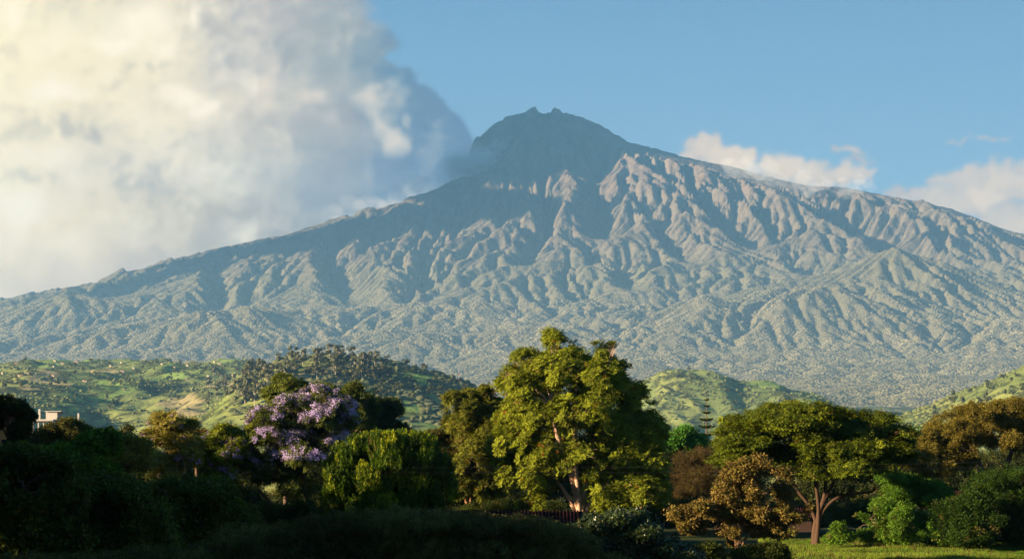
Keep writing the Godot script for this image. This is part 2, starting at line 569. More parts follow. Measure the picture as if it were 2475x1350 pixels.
func land_mesh(g: PackedFloat32Array, x0: float, z0: float, d: float, w: int, hh: int, is_mountain: bool) -> ArrayMesh:
	var v := PackedVector3Array()
	var nn := PackedVector3Array()
	var cc := PackedColorArray()
	v.resize(w * hh)
	nn.resize(w * hh)
	cc.resize(w * hh)
	for j in hh:
		for i in w:
			var k := j * w + i
			var x := x0 + i * d
			var z := z0 + j * d
			v[k] = Vector3(x, g[k], z)
			var gx := (g[k - (1 if i > 0 else 0)] - g[k + (1 if i < w - 1 else 0)]) / (d * 2.0)
			var gz := (g[k - (w if j > 0 else 0)] - g[k + (w if j < hh - 1 else 0)]) / (d * 2.0)
			nn[k] = Vector3(gx, 1.0, gz).normalized()
			cc[k] = mountain_color(x, z, g[k], nn[k]) if is_mountain else foothill_color(x, z, g[k], nn[k])
	var ix := PackedInt32Array()
	ix.resize((w - 1) * (hh - 1) * 6)
	var q := 0
	for j in hh - 1:
		for i in w - 1:
			var k := j * w + i
			ix[q] = k
			ix[q + 1] = k + 1
			ix[q + 2] = k + w
			ix[q + 3] = k + 1
			ix[q + 4] = k + w + 1
			ix[q + 5] = k + w
			q += 6
	var arr := []
	arr.resize(Mesh.ARRAY_MAX)
	arr[Mesh.ARRAY_VERTEX] = v
	arr[Mesh.ARRAY_NORMAL] = nn
	arr[Mesh.ARRAY_COLOR] = cc
	arr[Mesh.ARRAY_INDEX] = ix
	var m := ArrayMesh.new()
	m.add_surface_from_arrays(Mesh.PRIMITIVE_TRIANGLES, arr)
	return m

func mountain_color(x: float, z: float, h: float, n: Vector3) -> Color:
	var a := n2.get_noise_2d(x * 1.7, z * 1.7)
	var b := n3.get_noise_2d(x * 1.4, z * 1.4)
	var c := Color(0.155, 0.116, 0.093).lerp(Color(0.095, 0.073, 0.060), clampf(0.5 + a * 0.8 + b * 0.5, 0.0, 1.0))
	var heath := smoothstep(2500.0, 1900.0, h + a * 320.0)
	c = c.lerp(Color(0.132, 0.112, 0.080).lerp(Color(0.088, 0.079, 0.055), clampf(0.5 + b, 0.0, 1.0)), heath * 0.85)
	c = c.lerp(Color(0.124, 0.117, 0.074), smoothstep(1650.0, 1300.0, h + a * 300.0))
	# bare scree on the east side of the summit
	var s := exp(-pow(Vector2((x - 960.0) / 330.0, (z + 14700.0) / 420.0).length(), 2.0))
	c = c.lerp(Color(0.20, 0.175, 0.14), clampf(s * (0.75 + b * 0.9), 0.0, 1.0) * 0.75)
	if h > 1500.0:
		c = c.lerp(Color(0.13, 0.11, 0.09), smoothstep(0.80, 0.62, n.y) * 0.35)
	return c

func field(x: float, z: float, h: float) -> Vector2:
	return Vector2(x / 66.0 + n2.get_noise_2d(x * 0.7, z * 0.7) * 1.8, z / 110.0 + h / 17.0 + n2.get_noise_2d(x * 0.7 + 700.0, z * 0.7) * 1.1)

func foothill_color(x: float, z: float, h: float, n: Vector3) -> Color:
	# small fields: cells stretched along the contour, each with its own crop
	var f := field(x, z, h)
	var fx := f.x
	var fz := f.y
	var id := int(floor(fx)) * 7349 + int(floor(fz)) * 9151
	var r := float((id * 2654435761) & 0xFFFF) / 65536.0
	var c := Color(0.15, 0.19, 0.055)
	if r < 0.3: c = Color(0.23, 0.26, 0.075)
	elif r < 0.5: c = Color(0.17, 0.25, 0.06)
	elif r < 0.62 and x < 100.0: c = Color(0.29, 0.25, 0.12)
	elif r < 0.68 and x < 100.0: c = Color(0.25, 0.15, 0.08)
	var seam := minf(fx - floor(fx), fz - floor(fz))
	if seam < 0.10: c = Color(0.05, 0.06, 0.022)
	var bush := n3.get_noise_2d(x * 2.0, z * 2.0) + n2.get_noise_2d(x * 1.5, z * 1.5) * 0.8
	c = c.lerp(Color(0.055, 0.07, 0.026), smoothstep(0.05, 0.35, bush))
	c = c.lerp(Color(0.05, 0.062, 0.025), smoothstep(-3900.0, -4700.0, z) * 0.8 if x > -500.0 else smoothstep(-4300.0, -4700.0, z))
	if z > -1500.0: c = c.lerp(Color(0.05, 0.06, 0.025), smoothstep(-1700.0, -1300.0, z))
	return c

# ---------------------------------------------------------------- clouds

func ray_hit(px: float, py: float, near := 900.0) -> Vector3:
	var z := -near
	while z > -16500.0:
		var p := PX(px, py, -z)
		if height(p.x, p.z) >= p.y: return p
		z -= 8.0 if z > -5000.0 else 20.0
	return PX(px, py, 15000.0)

func puff(parent: Node3D, where: Vector3, size: Vector3, m: FogMaterial) -> void:
	var f := FogVolume.new()
	f.shape = RenderingServer.FOG_VOLUME_SHAPE_ELLIPSOID
	f.size = size
	f.material = m
	f.name = "puff"
	parent.add_child(f, true)
	f.position = where - parent.position
	f.rotation = Vector3(0, rng.randf() * 3.0, rng.randf_range(-0.4, 0.4))

func fog(density: float, c := Color(0.96, 0.96, 0.96)) -> FogMaterial:
	var m := FogMaterial.new()
	m.density = density
	m.albedo = c.linear_to_srgb()
	return m

func clouds() -> void:
	# the west side of the tall cloud, beyond the left edge of the view: it stands between the low sun and the summit
	var west := thing("cloud", "tall white cloud west of the volcano that shades its summit", "cloud", Vector3(-6000, 3200, -13300))
	var thick := fog(0.016)
	for c in [[230, 710, 330], [330, 685, 420], [440, 657, 500], [560, 618, 560], [660, 590, 600], [760, 580, 600], [860, 560, 620], [950, 550, 620], [500, 640, 420], [610, 600, 420], [710, 590, 460], [810, 575, 460], [1040, 525, 600], [1120, 505, 620], [1195, 498, 540], [1245, 508, 360], [1110, 460, 460],
			[1160, 400, 620], [1240, 375, 560], [1320, 345, 560], [1290, 300, 560], [1290, 275, 700], [1230, 300, 620], [1180, 330, 620], [1150, 350, 500], [1350, 285, 400], [1380, 320, 380], [1350, 385, 300], [1300, 405, 330], [1210, 420, 260]]:
		var p := ray_hit(c[0], c[1], 9000.0)
		var s: float = c[2]
		puff(west, p + SUN.normalized() * (5600.0 + rng.randf_range(-300, 300)), Vector3(s, s * 0.85, s) * rng.randf_range(0.92, 1.1), thick)
	puff(west, PX(1140, 400, 14350) + SUN.normalized() * 5200.0, Vector3(1300, 1000, 1100), fog(0.006))
	var veil := thing("cloud", "blue grey wisps of cloud clinging to the shaded left flank of the summit", "cloud", PX(1150, 390, 14350))
	var thin := fog(0.0010, Color(0.97, 0.98, 0.99))
	for k in 60:
		var t := pow(rng.randf(), 0.8)
		var x := lerpf(1222.0, 1085.0, t) + rng.randf_range(-10, 10)
		var y := lerpf(360.0, 428.0, t) + rng.randf_range(-36, 10) * (0.4 + t)
		var s := lerpf(26.0, 70.0, t) * rng.randf_range(0.6, 1.3)
		puff(veil, PX(x, y, 14300.0 + rng.randf_range(-160, 160)), Vector3(s * 4.4, s * rng.randf_range(2.0, 3.2), s * 3.0), thin)
	var hem := fog(0.0006, Color(0.97, 0.98, 0.99))
	for k in 44:
		var t := rng.randf()
		var x := lerpf(1110.0, 800.0, t)
		var y := lerpf(450.0, 556.0, pow(t, 0.72)) - rng.randf_range(6, 58)
		var s := rng.randf_range(26.0, 62.0)
		puff(veil, PX(x, y, 14500.0 + rng.randf_range(-200, 200)), Vector3(s * 5.5, s * rng.randf_range(2.0, 3.0), s * 3.0), hem)
	var low := thing("cloud", "small cream cloud lying across the right ridge of the volcano", "cloud", PX(1800, 400, 14300))
	var soft := fog(0.0013)
	for k in 60:
		var b: Array = [[1785, 405, 50, 22], [1830, 418, 40, 14], [1890, 428, 50, 24], [1945, 445, 60, 20], [2010, 452, 60, 20], [2070, 452, 40, 20]][k % 6]
		var s := rng.randf_range(20.0, 44.0)
		puff(low, PX(b[0] + rng.randf_range(-1, 1) * b[2], b[1] + rng.randf_range(-1, 1) * b[3], 14200.0 + rng.randf_range(-200, 200)), Vector3(s * 4.6, s * rng.randf_range(2.0, 3.4), s * 4.0), soft)

# ---------------------------------------------------------------- growth on the slopes

func blob(seed_: int, lumps: float) -> ArrayMesh:      # a lumpy tree head, about one metre in radius, faceted
	var st := SurfaceTool.new()
	st.begin(Mesh.PRIMITIVE_TRIANGLES)
	var r := RandomNumberGenerator.new()
	r.seed = seed_
	var rows := 4
	var cols := 7
	var pts := []
	for j in rows + 1:
		var ring := []
		for i in cols:
			var a := TAU * (i + 0.5 * (j & 1)) / cols
			var e := lerpf(-0.5, 1.45, float(j) / rows)
			var q := 1.0 + r.randf_range(-lumps, lumps)
			ring.append(Vector3(cos(a) * cos(e), sin(e) * 0.95, sin(a) * cos(e)) * q)
		pts.append(ring)
	for j in rows:
		for i in cols:
			var a: Vector3 = pts[j][i]
			var b: Vector3 = pts[j][(i + 1) % cols]
			var c: Vector3 = pts[j + 1][i]
			var d: Vector3 = pts[j + 1][(i + 1) % cols]
			for p in [a, c, b, b, c, d]: st.add_vertex(p)
	st.generate_normals()
	return st.commit()

func foothill_growth() -> void:
	var leaf := mat(Color(1, 1, 1), 0.9)
	var meshes := [blob(1, 0.24), blob(2, 0.3), blob(3, 0.2)]
	var bufs := [PackedFloat32Array(), PackedFloat32Array(), PackedFloat32Array()]
	var made := 0
	while made < 270000:
		var t := rng.randf()
		var z := -lerpf(5300.0, 14400.0, pow(t, 0.85))
		var x := z * rng.randf_range(-0.325, 0.325)
		made += 1
		var h := height(x, z)
		var n := n2.get_noise_2d(x * 1.7, z * 1.7)
		var lim := h + n * 300.0
		if n3.get_noise_2d(x * 0.5 + 50.0, z * 0.5) > 0.34: continue
		if lim > 1800.0 or (lim > 1000.0 and rng.randf() < (lim - 1000.0) / 800.0): continue
		var s := rng.randf_range(4.2, 8.6) * (0.8 if h > 1100.0 else 1.0)
		var v := rng.randf()
		var c := (Color(0.138, 0.137, 0.076).lerp(Color(0.246, 0.216, 0.140), (0.42 + 0.28 * v) * smoothstep(100.0, 900.0, h) + 0.12 * v)) * (1.0 + 0.5 * n2.get_noise_2d(x * 0.9 + 300.0, z * 0.9))
		c = c.lerp(Color(0.136, 0.119, 0.083), smoothstep(900.0, 1500.0, h) * 0.8)
		push(bufs[made % 3], Basis(Vector3.UP, rng.randf() * TAU).scaled(Vector3(s, s * rng.randf_range(0.45, 0.75), s)), Vector3(x, h - s * 0.2, z), c)
	valley_haze()
	for k in 3:
		tag(scatter("mountain_forest", meshes[k], leaf, bufs[k], true), "dense forest covering the lower slopes of the volcano")
	slope_bushes(meshes, leaf)
	slope_trees()
	houses()
	radio_mast()

func valley_haze() -> void:
	for k in 3:
		var f := FogVolume.new()
		f.shape = RenderingServer.FOG_VOLUME_SHAPE_BOX
		f.size = Vector3(12800.0 - k * 300.0, 500.0 + k * 450.0, 11600.0)
		f.material = fog(0.95e-5, Color(0.38, 0.60, 0.82))
		f.name = numbered("valley_haze")
		add_child(f)
		f.position = Vector3(0, f.size.y * 0.5 + k, -7300.0 - k * 10.0)
		tag(f, "thin blue evening haze lying over the lower slopes", "", "", "stuff")

func slope_bushes(meshes: Array, leaf: Material) -> void:
	var bufs := [PackedFloat32Array(), PackedFloat32Array(), PackedFloat32Array()]
	for k in 60000:
		var z := -lerpf(420.0, 5400.0, pow(rng.randf(), 0.75))
		var x := z * rng.randf_range(-0.32, 0.32)
		var bush := n3.get_noise_2d(x * 2.0, z * 2.0) + n2.get_noise_2d(x * 1.5, z * 1.5) * 0.8
		var px := 1237.5 + x / -z * F
		var hill := z < -3200.0 and px > 1500.0
		var wood := z < -2150.0 and z > -3200.0 and px > 560.0 and px < 1240.0
		var f := field(x, z, height(x, z))
		var seam: bool = f.x - floor(f.x) < 0.13 or f.y - floor(f.y) < 0.13
		if not (seam and rng.randf() < 0.55) and bush < (-0.22 if wood else -0.2 if hill else 0.10) + rng.randf_range(-0.22, 0.22) and z < -1000.0: continue
		var s := rng.randf_range(1.5, 4.0) * (1.7 if wood else 1.0)
		if seam: s *= 0.75
		var c := Color(0.095, 0.115, 0.042).lerp(Color(0.145, 0.165, 0.06), rng.randf())
		if wood: c = Color(0.060, 0.072, 0.036).lerp(Color(0.10, 0.112, 0.055), rng.randf())
		push(bufs[k % 3], Basis(Vector3.UP, rng.randf() * TAU).scaled(Vector3(s * rng.randf_range(0.7, 1.7), s * rng.randf_range(0.5, 1.1), s * rng.randf_range(0.7, 1.7))), Vector3(x, height(x, z), z), c)
	for k in 3:
		tag(scatter("slope_bushes", meshes[k], leaf, bufs[k], true), "bushes and small trees scattered over the green foothills")

func far_crown(seed_: int, lobes: Array, n: int, size: float) -> ArrayMesh:      # a distant tree's head: leaf tufts spread through its lobes
	var st := SurfaceTool.new()
	st.begin(Mesh.PRIMITIVE_TRIANGLES)
	var r := RandomNumberGenerator.new()
	r.seed = seed_
	for k in n:
		var b: Array = lobes[k % lobes.size()]
		var d := Vector3(r.randfn(), r.randfn(), r.randfn()).normalized()
		var p := Vector3(b[0], b[1], b[2]) + d * Vector3(b[3], b[4], b[3]) * pow(r.randf(), 0.4)
		var u := Vector3(r.randfn(), r.randfn(), r.randfn()).normalized()
		var w := u.cross(Vector3(r.randfn(), r.randfn(), r.randfn())).normalized()
		var s := size * r.randf_range(0.6, 1.3)
		var q := [p - u * s, p - w * s * 0.6, p + u * s, p + w * s * 0.6]
		st.set_normal((d + Vector3(0, 0.3, 0)).normalized())
		for i in [0, 1, 2, 0, 2, 3]: st.add_vertex(q[i])
	return st.commit()

func tube(st: SurfaceTool, pts: Array, radii: Array, sides := 6) -> void:
	var prev := []
	for k in pts.size():
		var a: Vector3 = pts[maxi(k - 1, 0)]
		var b: Vector3 = pts[mini(k + 1, pts.size() - 1)]
		var d := (b - a).normalized()
		var u := d.cross(Vector3(0.31, 0.17, 0.93)).normalized()
		var w := d.cross(u)
		var ring := []
		for i in sides:
			var t := TAU * i / sides
			ring.append([pts[k] + (u * cos(t) + w * sin(t)) * radii[k], u * cos(t) + w * sin(t)])
		if k > 0:
			for i in sides:
				var j := (i + 1) % sides
				for v in [prev[i], ring[i], prev[j], prev[j], ring[i], ring[j]]:
					st.set_normal(v[1])
					st.add_vertex(v[0])
		prev = ring

func far_tree(called: String, kind: int, seed_: int) -> Node3D:
	var o := Node3D.new()
	o.name = called
	var r := RandomNumberGenerator.new()
	r.seed = seed_
	var st := SurfaceTool.new()
	st.begin(Mesh.PRIMITIVE_TRIANGLES)
	var lobes := []
	var top := 24.0
	if kind == 0:      # tall gum: bare pale trunk, open head
		top = r.randf_range(15.0, 22.0)
		var lean := r.randf_range(-1.5, 1.5)
		tube(st, [Vector3.ZERO, Vector3(lean * 0.4, top * 0.5, 0), Vector3(lean, top * 0.9, 0.5)], [0.65, 0.5, 0.2], 5)
		for k in 9:
			var y := top * r.randf_range(0.42, 1.0)
			var e := Vector3(lean + r.randf_range(-4.8, 4.8), y, r.randf_range(-4.8, 4.8))
			tube(st, [Vector3(lean * 0.6, y * 0.75, 0), e], [0.2, 0.08], 4)
			lobes.append([e.x, e.y, e.z, r.randf_range(2.2, 3.8), r.randf_range(1.3, 2.2)])
	else:
		top = r.randf_range(8.0, 14.0) if kind == 1 else r.randf_range(11.0, 16.0)
		var wide := top * (0.42 if kind == 1 else 0.2)
		tube(st, [Vector3.ZERO, Vector3(0.2, top * 0.7, 0)], [0.35, 0.15], 5)
		for k in 9:
			lobes.append([r.randf_range(-1, 1) * wide, top * r.randf_range(0.42, 0.92), r.randf_range(-1, 1) * wide, top * (0.17 if kind == 1 else 0.11), top * 0.14])
	var bark: Color = [Color(0.42, 0.36, 0.28), Color(0.10, 0.08, 0.06), Color(0.14, 0.11, 0.08)][kind]
	var green: Color = [Color(0.095, 0.098, 0.055), Color(0.066, 0.080, 0.034), Color(0.085, 0.10, 0.045)][kind]
	put("trunk", st.commit(), mat(bark, 0.9, false), o)
	put("crown", far_crown(seed_, lobes, 560 if kind == 0 else 330, 1.1 if kind == 0 else 0.9), far_leaf(green * r.randf_range(0.95, 1.4)), o)
	return o

const ORDER := ["highest", "second highest", "third highest", "fourth highest", "fifth highest", "sixth highest", "seventh highest", "eighth highest", "ninth highest", "tenth highest"]

func tell_apart(told: Array) -> void:      # each far thing is told by what stands below it in view, then by how high up it stands there
	var marks := [[20, "the left edge tree"], [95, "the white building"], [165, "the olive tree"], [240, "the mango tree"], [310, "the pale trunked tree"], [425, "the open golden tree"], [545, "the young jacaranda"], [640, "the jacaranda's left side"], [720, "the jacaranda's middle"], [800, "the jacaranda's right side"], [865, "the mid green tree"], [940, "the dark round tree"], [1030, "the weeping tree's right end"], [1100, "the feathery tree's left end"], [1180, "the feathery tree"],
		[1560, "the tall tree's right side"], [1650, "the bright round tree"], [1708, "the tiered pine"], [1790, "the acacia's left end"], [1880, "the acacia's left half"], [1970, "the acacia's trunk"], [2060, "the acacia's right half"], [2150, "the acacia's right end"], [2240, "the oak's left end"], [2312, "the small pine tip"], [2390, "the oak's middle"], [2460, "the right edge oak"]]
	var bins := {}
	for t in told:
		var p: Vector3 = t[0].position
		var px := 1237.5 + p.x / -p.z * F
		var best: Array = marks[0]
		for m in marks:
			if absf(m[0] - px) < absf(best[0] - px): best = m
		var key: String = t[1] + " above " + best[1]
		if not bins.has(key): bins[key] = []
		bins[key].append([(p.y - EYE) / -p.z, t[0]])
	for key in bins:
		var b: Array = bins[key]
		b.sort_custom(func(a, c): return a[0] > c[0])
		for i in b.size():
			b[i][1].set_meta("label", key if b.size() == 1 else key + ", " + (ORDER[i] if i < ORDER.size() else "%dth highest" % (i + 1)) + " there")

func far_leaf(c: Color) -> StandardMaterial3D:
	var m := mat(c, 0.9, false)
	m.cull_mode = BaseMaterial3D.CULL_DISABLED
	m.backlight_enabled = true
	m.backlight = Color(0.5, 0.5, 0.3)
	return m

func slope_trees() -> void:
	var sets := [
		# [name, kind, how many, px0, px1, py0, py1, label, group]; rows are where the foot of the tree may stand
		["eucalyptus_tree", 0, 80, 600, 940, 852, 925, "tall eucalyptus on the knoll's crest", "eucalyptus trees on the knoll's crest"],
		["eucalyptus_tree", 0, 50, 500, 720, 905, 985, "slender eucalyptus on the knoll's left slope", "eucalyptus trees on the knoll's left slope"],
		["knoll_tree", 1, 150, 760, 1180, 868, 965, "dark tree in the knoll's right wood", "trees of the knoll's dark wood"],
		["field_tree", 1, 64, 0, 620, 866, 935, "dark rounded field tree on the left plateau", "trees among the terraced fields"],
		["field_tree", 2, 40, 0, 620, 872, 1000, "slim upright tree on the left plateau", "slim trees among the terraced fields"],
		["hill_tree", 1, 60, 1540, 2040, 886, 990, "dark tree on the grassy right hill", "trees on the grassy hill"],
		["slope_tree", 2, 45, 2080, 2475, 900, 1010, "slim tree on the far right slope", "slim trees on the right hand slope"],
		["slope_tree", 1, 45, 2060, 2475, 905, 1010, "rounded tree on the far right slope", "rounded trees on the right hand slope"]]
	var protos := {}
	var told := []
	for s in sets:
		for k in int(s[2]):
			var key := "%d%d" % [s[1], k % 4]
			if not protos.has(key): protos[key] = far_tree("tree", s[1], 100 + int(s[1]) * 10 + k % 4)
			var p := ray_hit(rng.randf_range(s[3], s[4]), rng.randf_range(s[5], s[6]))
			if p.z < -5150.0: continue
			var o: Node3D = protos[key].duplicate()
			o.name = numbered(s[0])
			add_child(o)
			o.position = Vector3(p.x, height(p.x, p.z) - 0.4, p.z)
			o.rotation.y = rng.randf() * TAU
			o.scale = Vector3.ONE * rng.randf_range(0.75, 1.2)
			tag(o, s[7], "tree", s[8])
			told.append([o, s[7]])
	for k in protos: protos[k].free()
	tell_apart(told)

func box(st: SurfaceTool, a: Vector3, b: Vector3) -> void:
	var c := [Vector3(a.x, a.y, a.z), Vector3(b.x, a.y, a.z), Vector3(b.x, b.y, a.z), Vector3(a.x, b.y, a.z), Vector3(a.x, a.y, b.z), Vector3(b.x, a.y, b.z), Vector3(b.x, b.y, b.z), Vector3(a.x, b.y, b.z)]
	for q in [[4, 7, 6, 5, Vector3.BACK], [1, 2, 3, 0, Vector3.FORWARD], [0, 3, 7, 4, Vector3.LEFT], [5, 6, 2, 1, Vector3.RIGHT], [3, 2, 6, 7, Vector3.UP], [0, 4, 5, 1, Vector3.DOWN]]:
		st.set_normal(q[4])
		for i in [0, 1, 2, 0, 2, 3]: st.add_vertex(c[q[i]])

func boxes(list: Array) -> ArrayMesh:
	var st := SurfaceTool.new()
	st.begin(Mesh.PRIMITIVE_TRIANGLES)
	for b in list: box(st, b[0], b[1])
	return st.commit()

func gable(w: float, d: float, y: float, rise: float, over: float) -> ArrayMesh:
	var st := SurfaceTool.new()
	st.begin(Mesh.PRIMITIVE_TRIANGLES)
	var a := Vector3(-w * 0.5 - over, y, d * 0.5 + over)
	var b := Vector3(w * 0.5 + over, y, d * 0.5 + over)
	var c := Vector3(-w * 0.5 - over, y + rise, 0)
	var e := Vector3(w * 0.5 + over, y + rise, 0)
	var a2 := a * Vector3(1, 1, -1)
	var b2 := b * Vector3(1, 1, -1)
	for p in [a, c, b, b, c, e, b2, e, a2, a2, e, c, a, a2, c, b, e, b2, a, b, a2, b, b2, a2]: st.add_vertex(p)
	st.generate_normals()
	return st.commit()

func houses() -> void:
	var tone := [Color(0.46, 0.35, 0.22), Color(0.38, 0.28, 0.18), Color(0.52, 0.42, 0.29)]
	var tin := [Color(0.34, 0.30, 0.26), Color(0.30, 0.16, 0.11), Color(0.42, 0.40, 0.38)]
	var protos := []
	for k in 3:
		var o := Node3D.new()
		o.name = "house"
		var w: float = [11.0, 15.0, 8.0][k]
		put("wall", boxes([[Vector3(-w / 2, -2, -3.5), Vector3(w / 2, 3.4, 3.5)]]), mat(tone[k], 0.9, false), o)
		put("roof", gable(w, 7.0, 3.45, 1.7, 0.5), mat(tin[k], 0.6, false), o)
		put("door", boxes([[Vector3(-0.5, 0, 3.45), Vector3(0.5, 2.1, 3.54)]]), mat(Color(0.12, 0.07, 0.04), 0.8, false), o)
		for x in [-0.3, 0.3]: put("window", boxes([[Vector3(w * x - 0.6, 1.0, 3.45), Vector3(w * x + 0.6, 2.1, 3.53)]]), mat(Color(0.05, 0.06, 0.07), 0.3, false), o)
		protos.append(o)
	var told := []
	var k := 0
	for c in [[26, 871], [39, 880], [68, 895], [46, 910], [56, 908], [66, 905], [76, 903], [128, 912], [129, 890], [132, 875], [184, 876], [293, 878], [267, 885], [295, 899], [322, 892], [391, 881], [420, 892], [453, 886], [518, 876], [530, 882], [503, 910], [562, 908], [204, 924], [6, 906], [451, 919], [150, 880]]:
		var p := ray_hit(c[0], c[1])
		var o: Node3D = protos[k % 3].duplicate()
		o.name = numbered("house")
		add_child(o)
		o.position = Vector3(p.x, height(p.x, p.z) + 0.3, p.z)
		o.rotation.y = rng.randf_range(-0.9, 0.2)
		o.scale = Vector3.ONE * 0.58
		tag(o, "small pale farmhouse on the left plateau", "house", "farmhouses on the terraced plateau")
		told.append([o, ["small cream farmhouse", "long tan farmhouse with rusty roof", "tiny pale farmhouse"][k % 3]])
		k += 1
	for o in protos: o.free()
	tell_apart(told)

func radio_mast() -> void:
	var d := 2450.0
	var foot := PX(1109, 968, d)
	var top := PX(1109, 893, d).y - foot.y
	var o := thing("radio_mast", "thin red and white radio mast standing right of the wooded knoll", "mast", foot)
	for k in 10:
		var st := SurfaceTool.new()
		st.begin(Mesh.PRIMITIVE_TRIANGLES)
		var y0 := top * k / 10.0
		var y1 := top * (k + 1) / 10.0
		for i in 3:
			var a := Vector3(cos(i * 2.094), 0, sin(i * 2.094)) * 0.6
			var b := Vector3(cos(i * 2.094 + 2.094), 0, sin(i * 2.094 + 2.094)) * 0.6
			tube(st, [a + Vector3(0, y0, 0), a + Vector3(0, y1, 0)], [0.13, 0.13], 4)
			tube(st, [a + Vector3(0, y0, 0), b + Vector3(0, y1, 0)], [0.08, 0.08], 4)
			tube(st, [b + Vector3(0, y0, 0), a + Vector3(0, y1, 0)], [0.08, 0.08], 4)
		put("mast_section", st.commit(), mat(Color(0.5, 0.07, 0.05) if k % 2 == 0 else Color(0.75, 0.73, 0.7), 0.6, false), o)

# ---------------------------------------------------------------- garden trees

var tufts := {}
var barks := {}

func leaf_quad(st: SurfaceTool, root: Vector3, along: Vector3, side: Vector3, wide: float) -> void:
	var up := along.cross(side).normalized()
	var l := along.length()
	var mid := root + along * 0.45 - up * l * 0.04
	var tip := root + along + Vector3(0, -0.10 * l, 0)
	var a := mid + side * wide + up * wide * 0.25
	var b := mid - side * wide + up * wide * 0.25
	for p in [root, a, mid, mid, a, tip, root, mid, b, b, mid, tip]: st.add_vertex(p)

func tuft(kind: String, seed_: int) -> ArrayMesh:      # one spray of leaves, about a metre across, growing along +y
	var key := kind + str(seed_)
	if tufts.has(key): return tufts[key]
	var st := SurfaceTool.new()
	st.begin(Mesh.PRIMITIVE_TRIANGLES)
	var r := RandomNumberGenerator.new()
	r.seed = 50 + seed_
	if kind == "feather":      # arching pinnate fronds
		for f in 5:
			var az := TAU * f / 5.0 + r.randf_range(-0.5, 0.5)
			var out := Vector3(cos(az), 0, sin(az))
			for k in 6:
				var t := (k + 1.0) / 6.0
				var p := out * t * 0.62 + Vector3(0, t * 0.85 - t * t * 0.42, 0)
				var side := out.cross(Vector3.UP)
				for s in [-1.0, 1.0]:
					var al: Vector3 = (side * s + out * 0.7 + Vector3(0, 0.25, 0)).normalized() * 0.34 * r.randf_range(0.7, 1.2)
					leaf_quad(st, p, al, al.cross(Vector3(r.randfn(), 1, r.randfn()).normalized()).normalized(), 0.055)
	elif kind == "broad" or kind == "small" or kind == "dry":
		var n := 22 if kind != "small" else 34
		for k in n:
			var d := Vector3(r.randfn(), r.randfn() + 0.35, r.randfn()).normalized()
			var root := d * r.randf_range(0.1, 0.6)
			var al := (d + Vector3(0, -0.5 if kind != "small" else 0.0, 0) + Vector3(r.randfn(), r.randfn(), r.randfn()) * 0.5).normalized() * ({"broad": 0.46, "small": 0.27, "dry": 0.40}[kind] as float) * r.randf_range(0.7, 1.25)
			var side := al.cross(Vector3(r.randfn(), r.randfn() + 0.5, r.randfn())).normalized()
			leaf_quad(st, root, al, side, al.length() * ({"broad": 0.24, "small": 0.30, "dry": 0.27}[kind] as float))
	elif kind == "flat":      # a spreading plate of fine leaves
		for k in 40:
			var a := r.randf() * TAU
			var d := Vector3(cos(a), 0, sin(a))
			var root := d * sqrt(r.randf()) * 0.85 + Vector3(0, r.randf_range(-0.12, 0.16), 0)
			var al := (d + Vector3(r.randfn(), r.randfn() * 0.5, r.randfn()) * 0.7).normalized() * 0.30 * r.randf_range(0.7, 1.2)
			leaf_quad(st, root, al, al.cross(Vector3(r.randfn() * 0.4, 1, r.randfn() * 0.4)).normalized(), 0.085)
	elif kind == "droop":      # hanging strands
		for f in 4:
			var az := r.randf() * TAU
			var o := Vector3(cos(az), 0, sin(az)) * r.randf_range(0.1, 0.4)
			for k in 8:
				var p := o * (0.5 + k * 0.1) + Vector3(0, 0.45 - k * 0.2, 0)
				var a2 := r.randf() * TAU
				var al := Vector3(cos(a2), -1.1, sin(a2)).normalized() * 0.38 * r.randf_range(0.7, 1.2)
				leaf_quad(st, p, al, al.cross(Vector3(r.randfn(), r.randfn(), r.randfn())).normalized(), 0.06)
	elif kind == "flower":
		for k in 26:
			var d := Vector3(r.randfn(), r.randfn(), r.randfn()).normalized()
			var root := d * r.randf_range(0.15, 0.6)
			var al := (d + Vector3(r.randfn(), r.randfn(), r.randfn()) * 0.6).normalized() * 0.22
			leaf_quad(st, root, al, al.cross(Vector3(r.randfn(), r.randfn(), r.randfn())).normalized(), 0.10)
	elif kind == "twig":
		for k in 9:
			var d := Vector3(r.randfn(), r.randfn() + 0.6, r.randfn()).normalized()
			tube(st, [d * 0.05, d * 0.5 + Vector3(r.randfn(), r.randfn(), r.randfn()) * 0.08, d * r.randf_range(0.8, 1.1)], [0.022, 0.016, 0.007], 3)
	if kind != "twig": st.generate_normals()
	tufts[key] = st.commit()
	return tufts[key]

func leaf_mat(rough := 0.55, through := Color(0.55, 0.60, 0.10)) -> StandardMaterial3D:
	var m := mat(Color(1, 1, 1), rough)
	m.metallic_specular = 0.16
	m.cull_mode = BaseMaterial3D.CULL_DISABLED
	m.backlight_enabled = true
	m.backlight = through.linear_to_srgb()
	return m

func bark_mat(c: Color) -> StandardMaterial3D:
	if not barks.has(c):
		var m := mat(c, 0.9, false)
		m.normal_enabled = true
		m.normal_texture = bark_grain
		m.uv1_triplanar = true
		m.uv1_scale = Vector3(0.9, 0.25, 0.9)
		barks[c] = m
	return barks[c]

var bark_grain: Texture2D

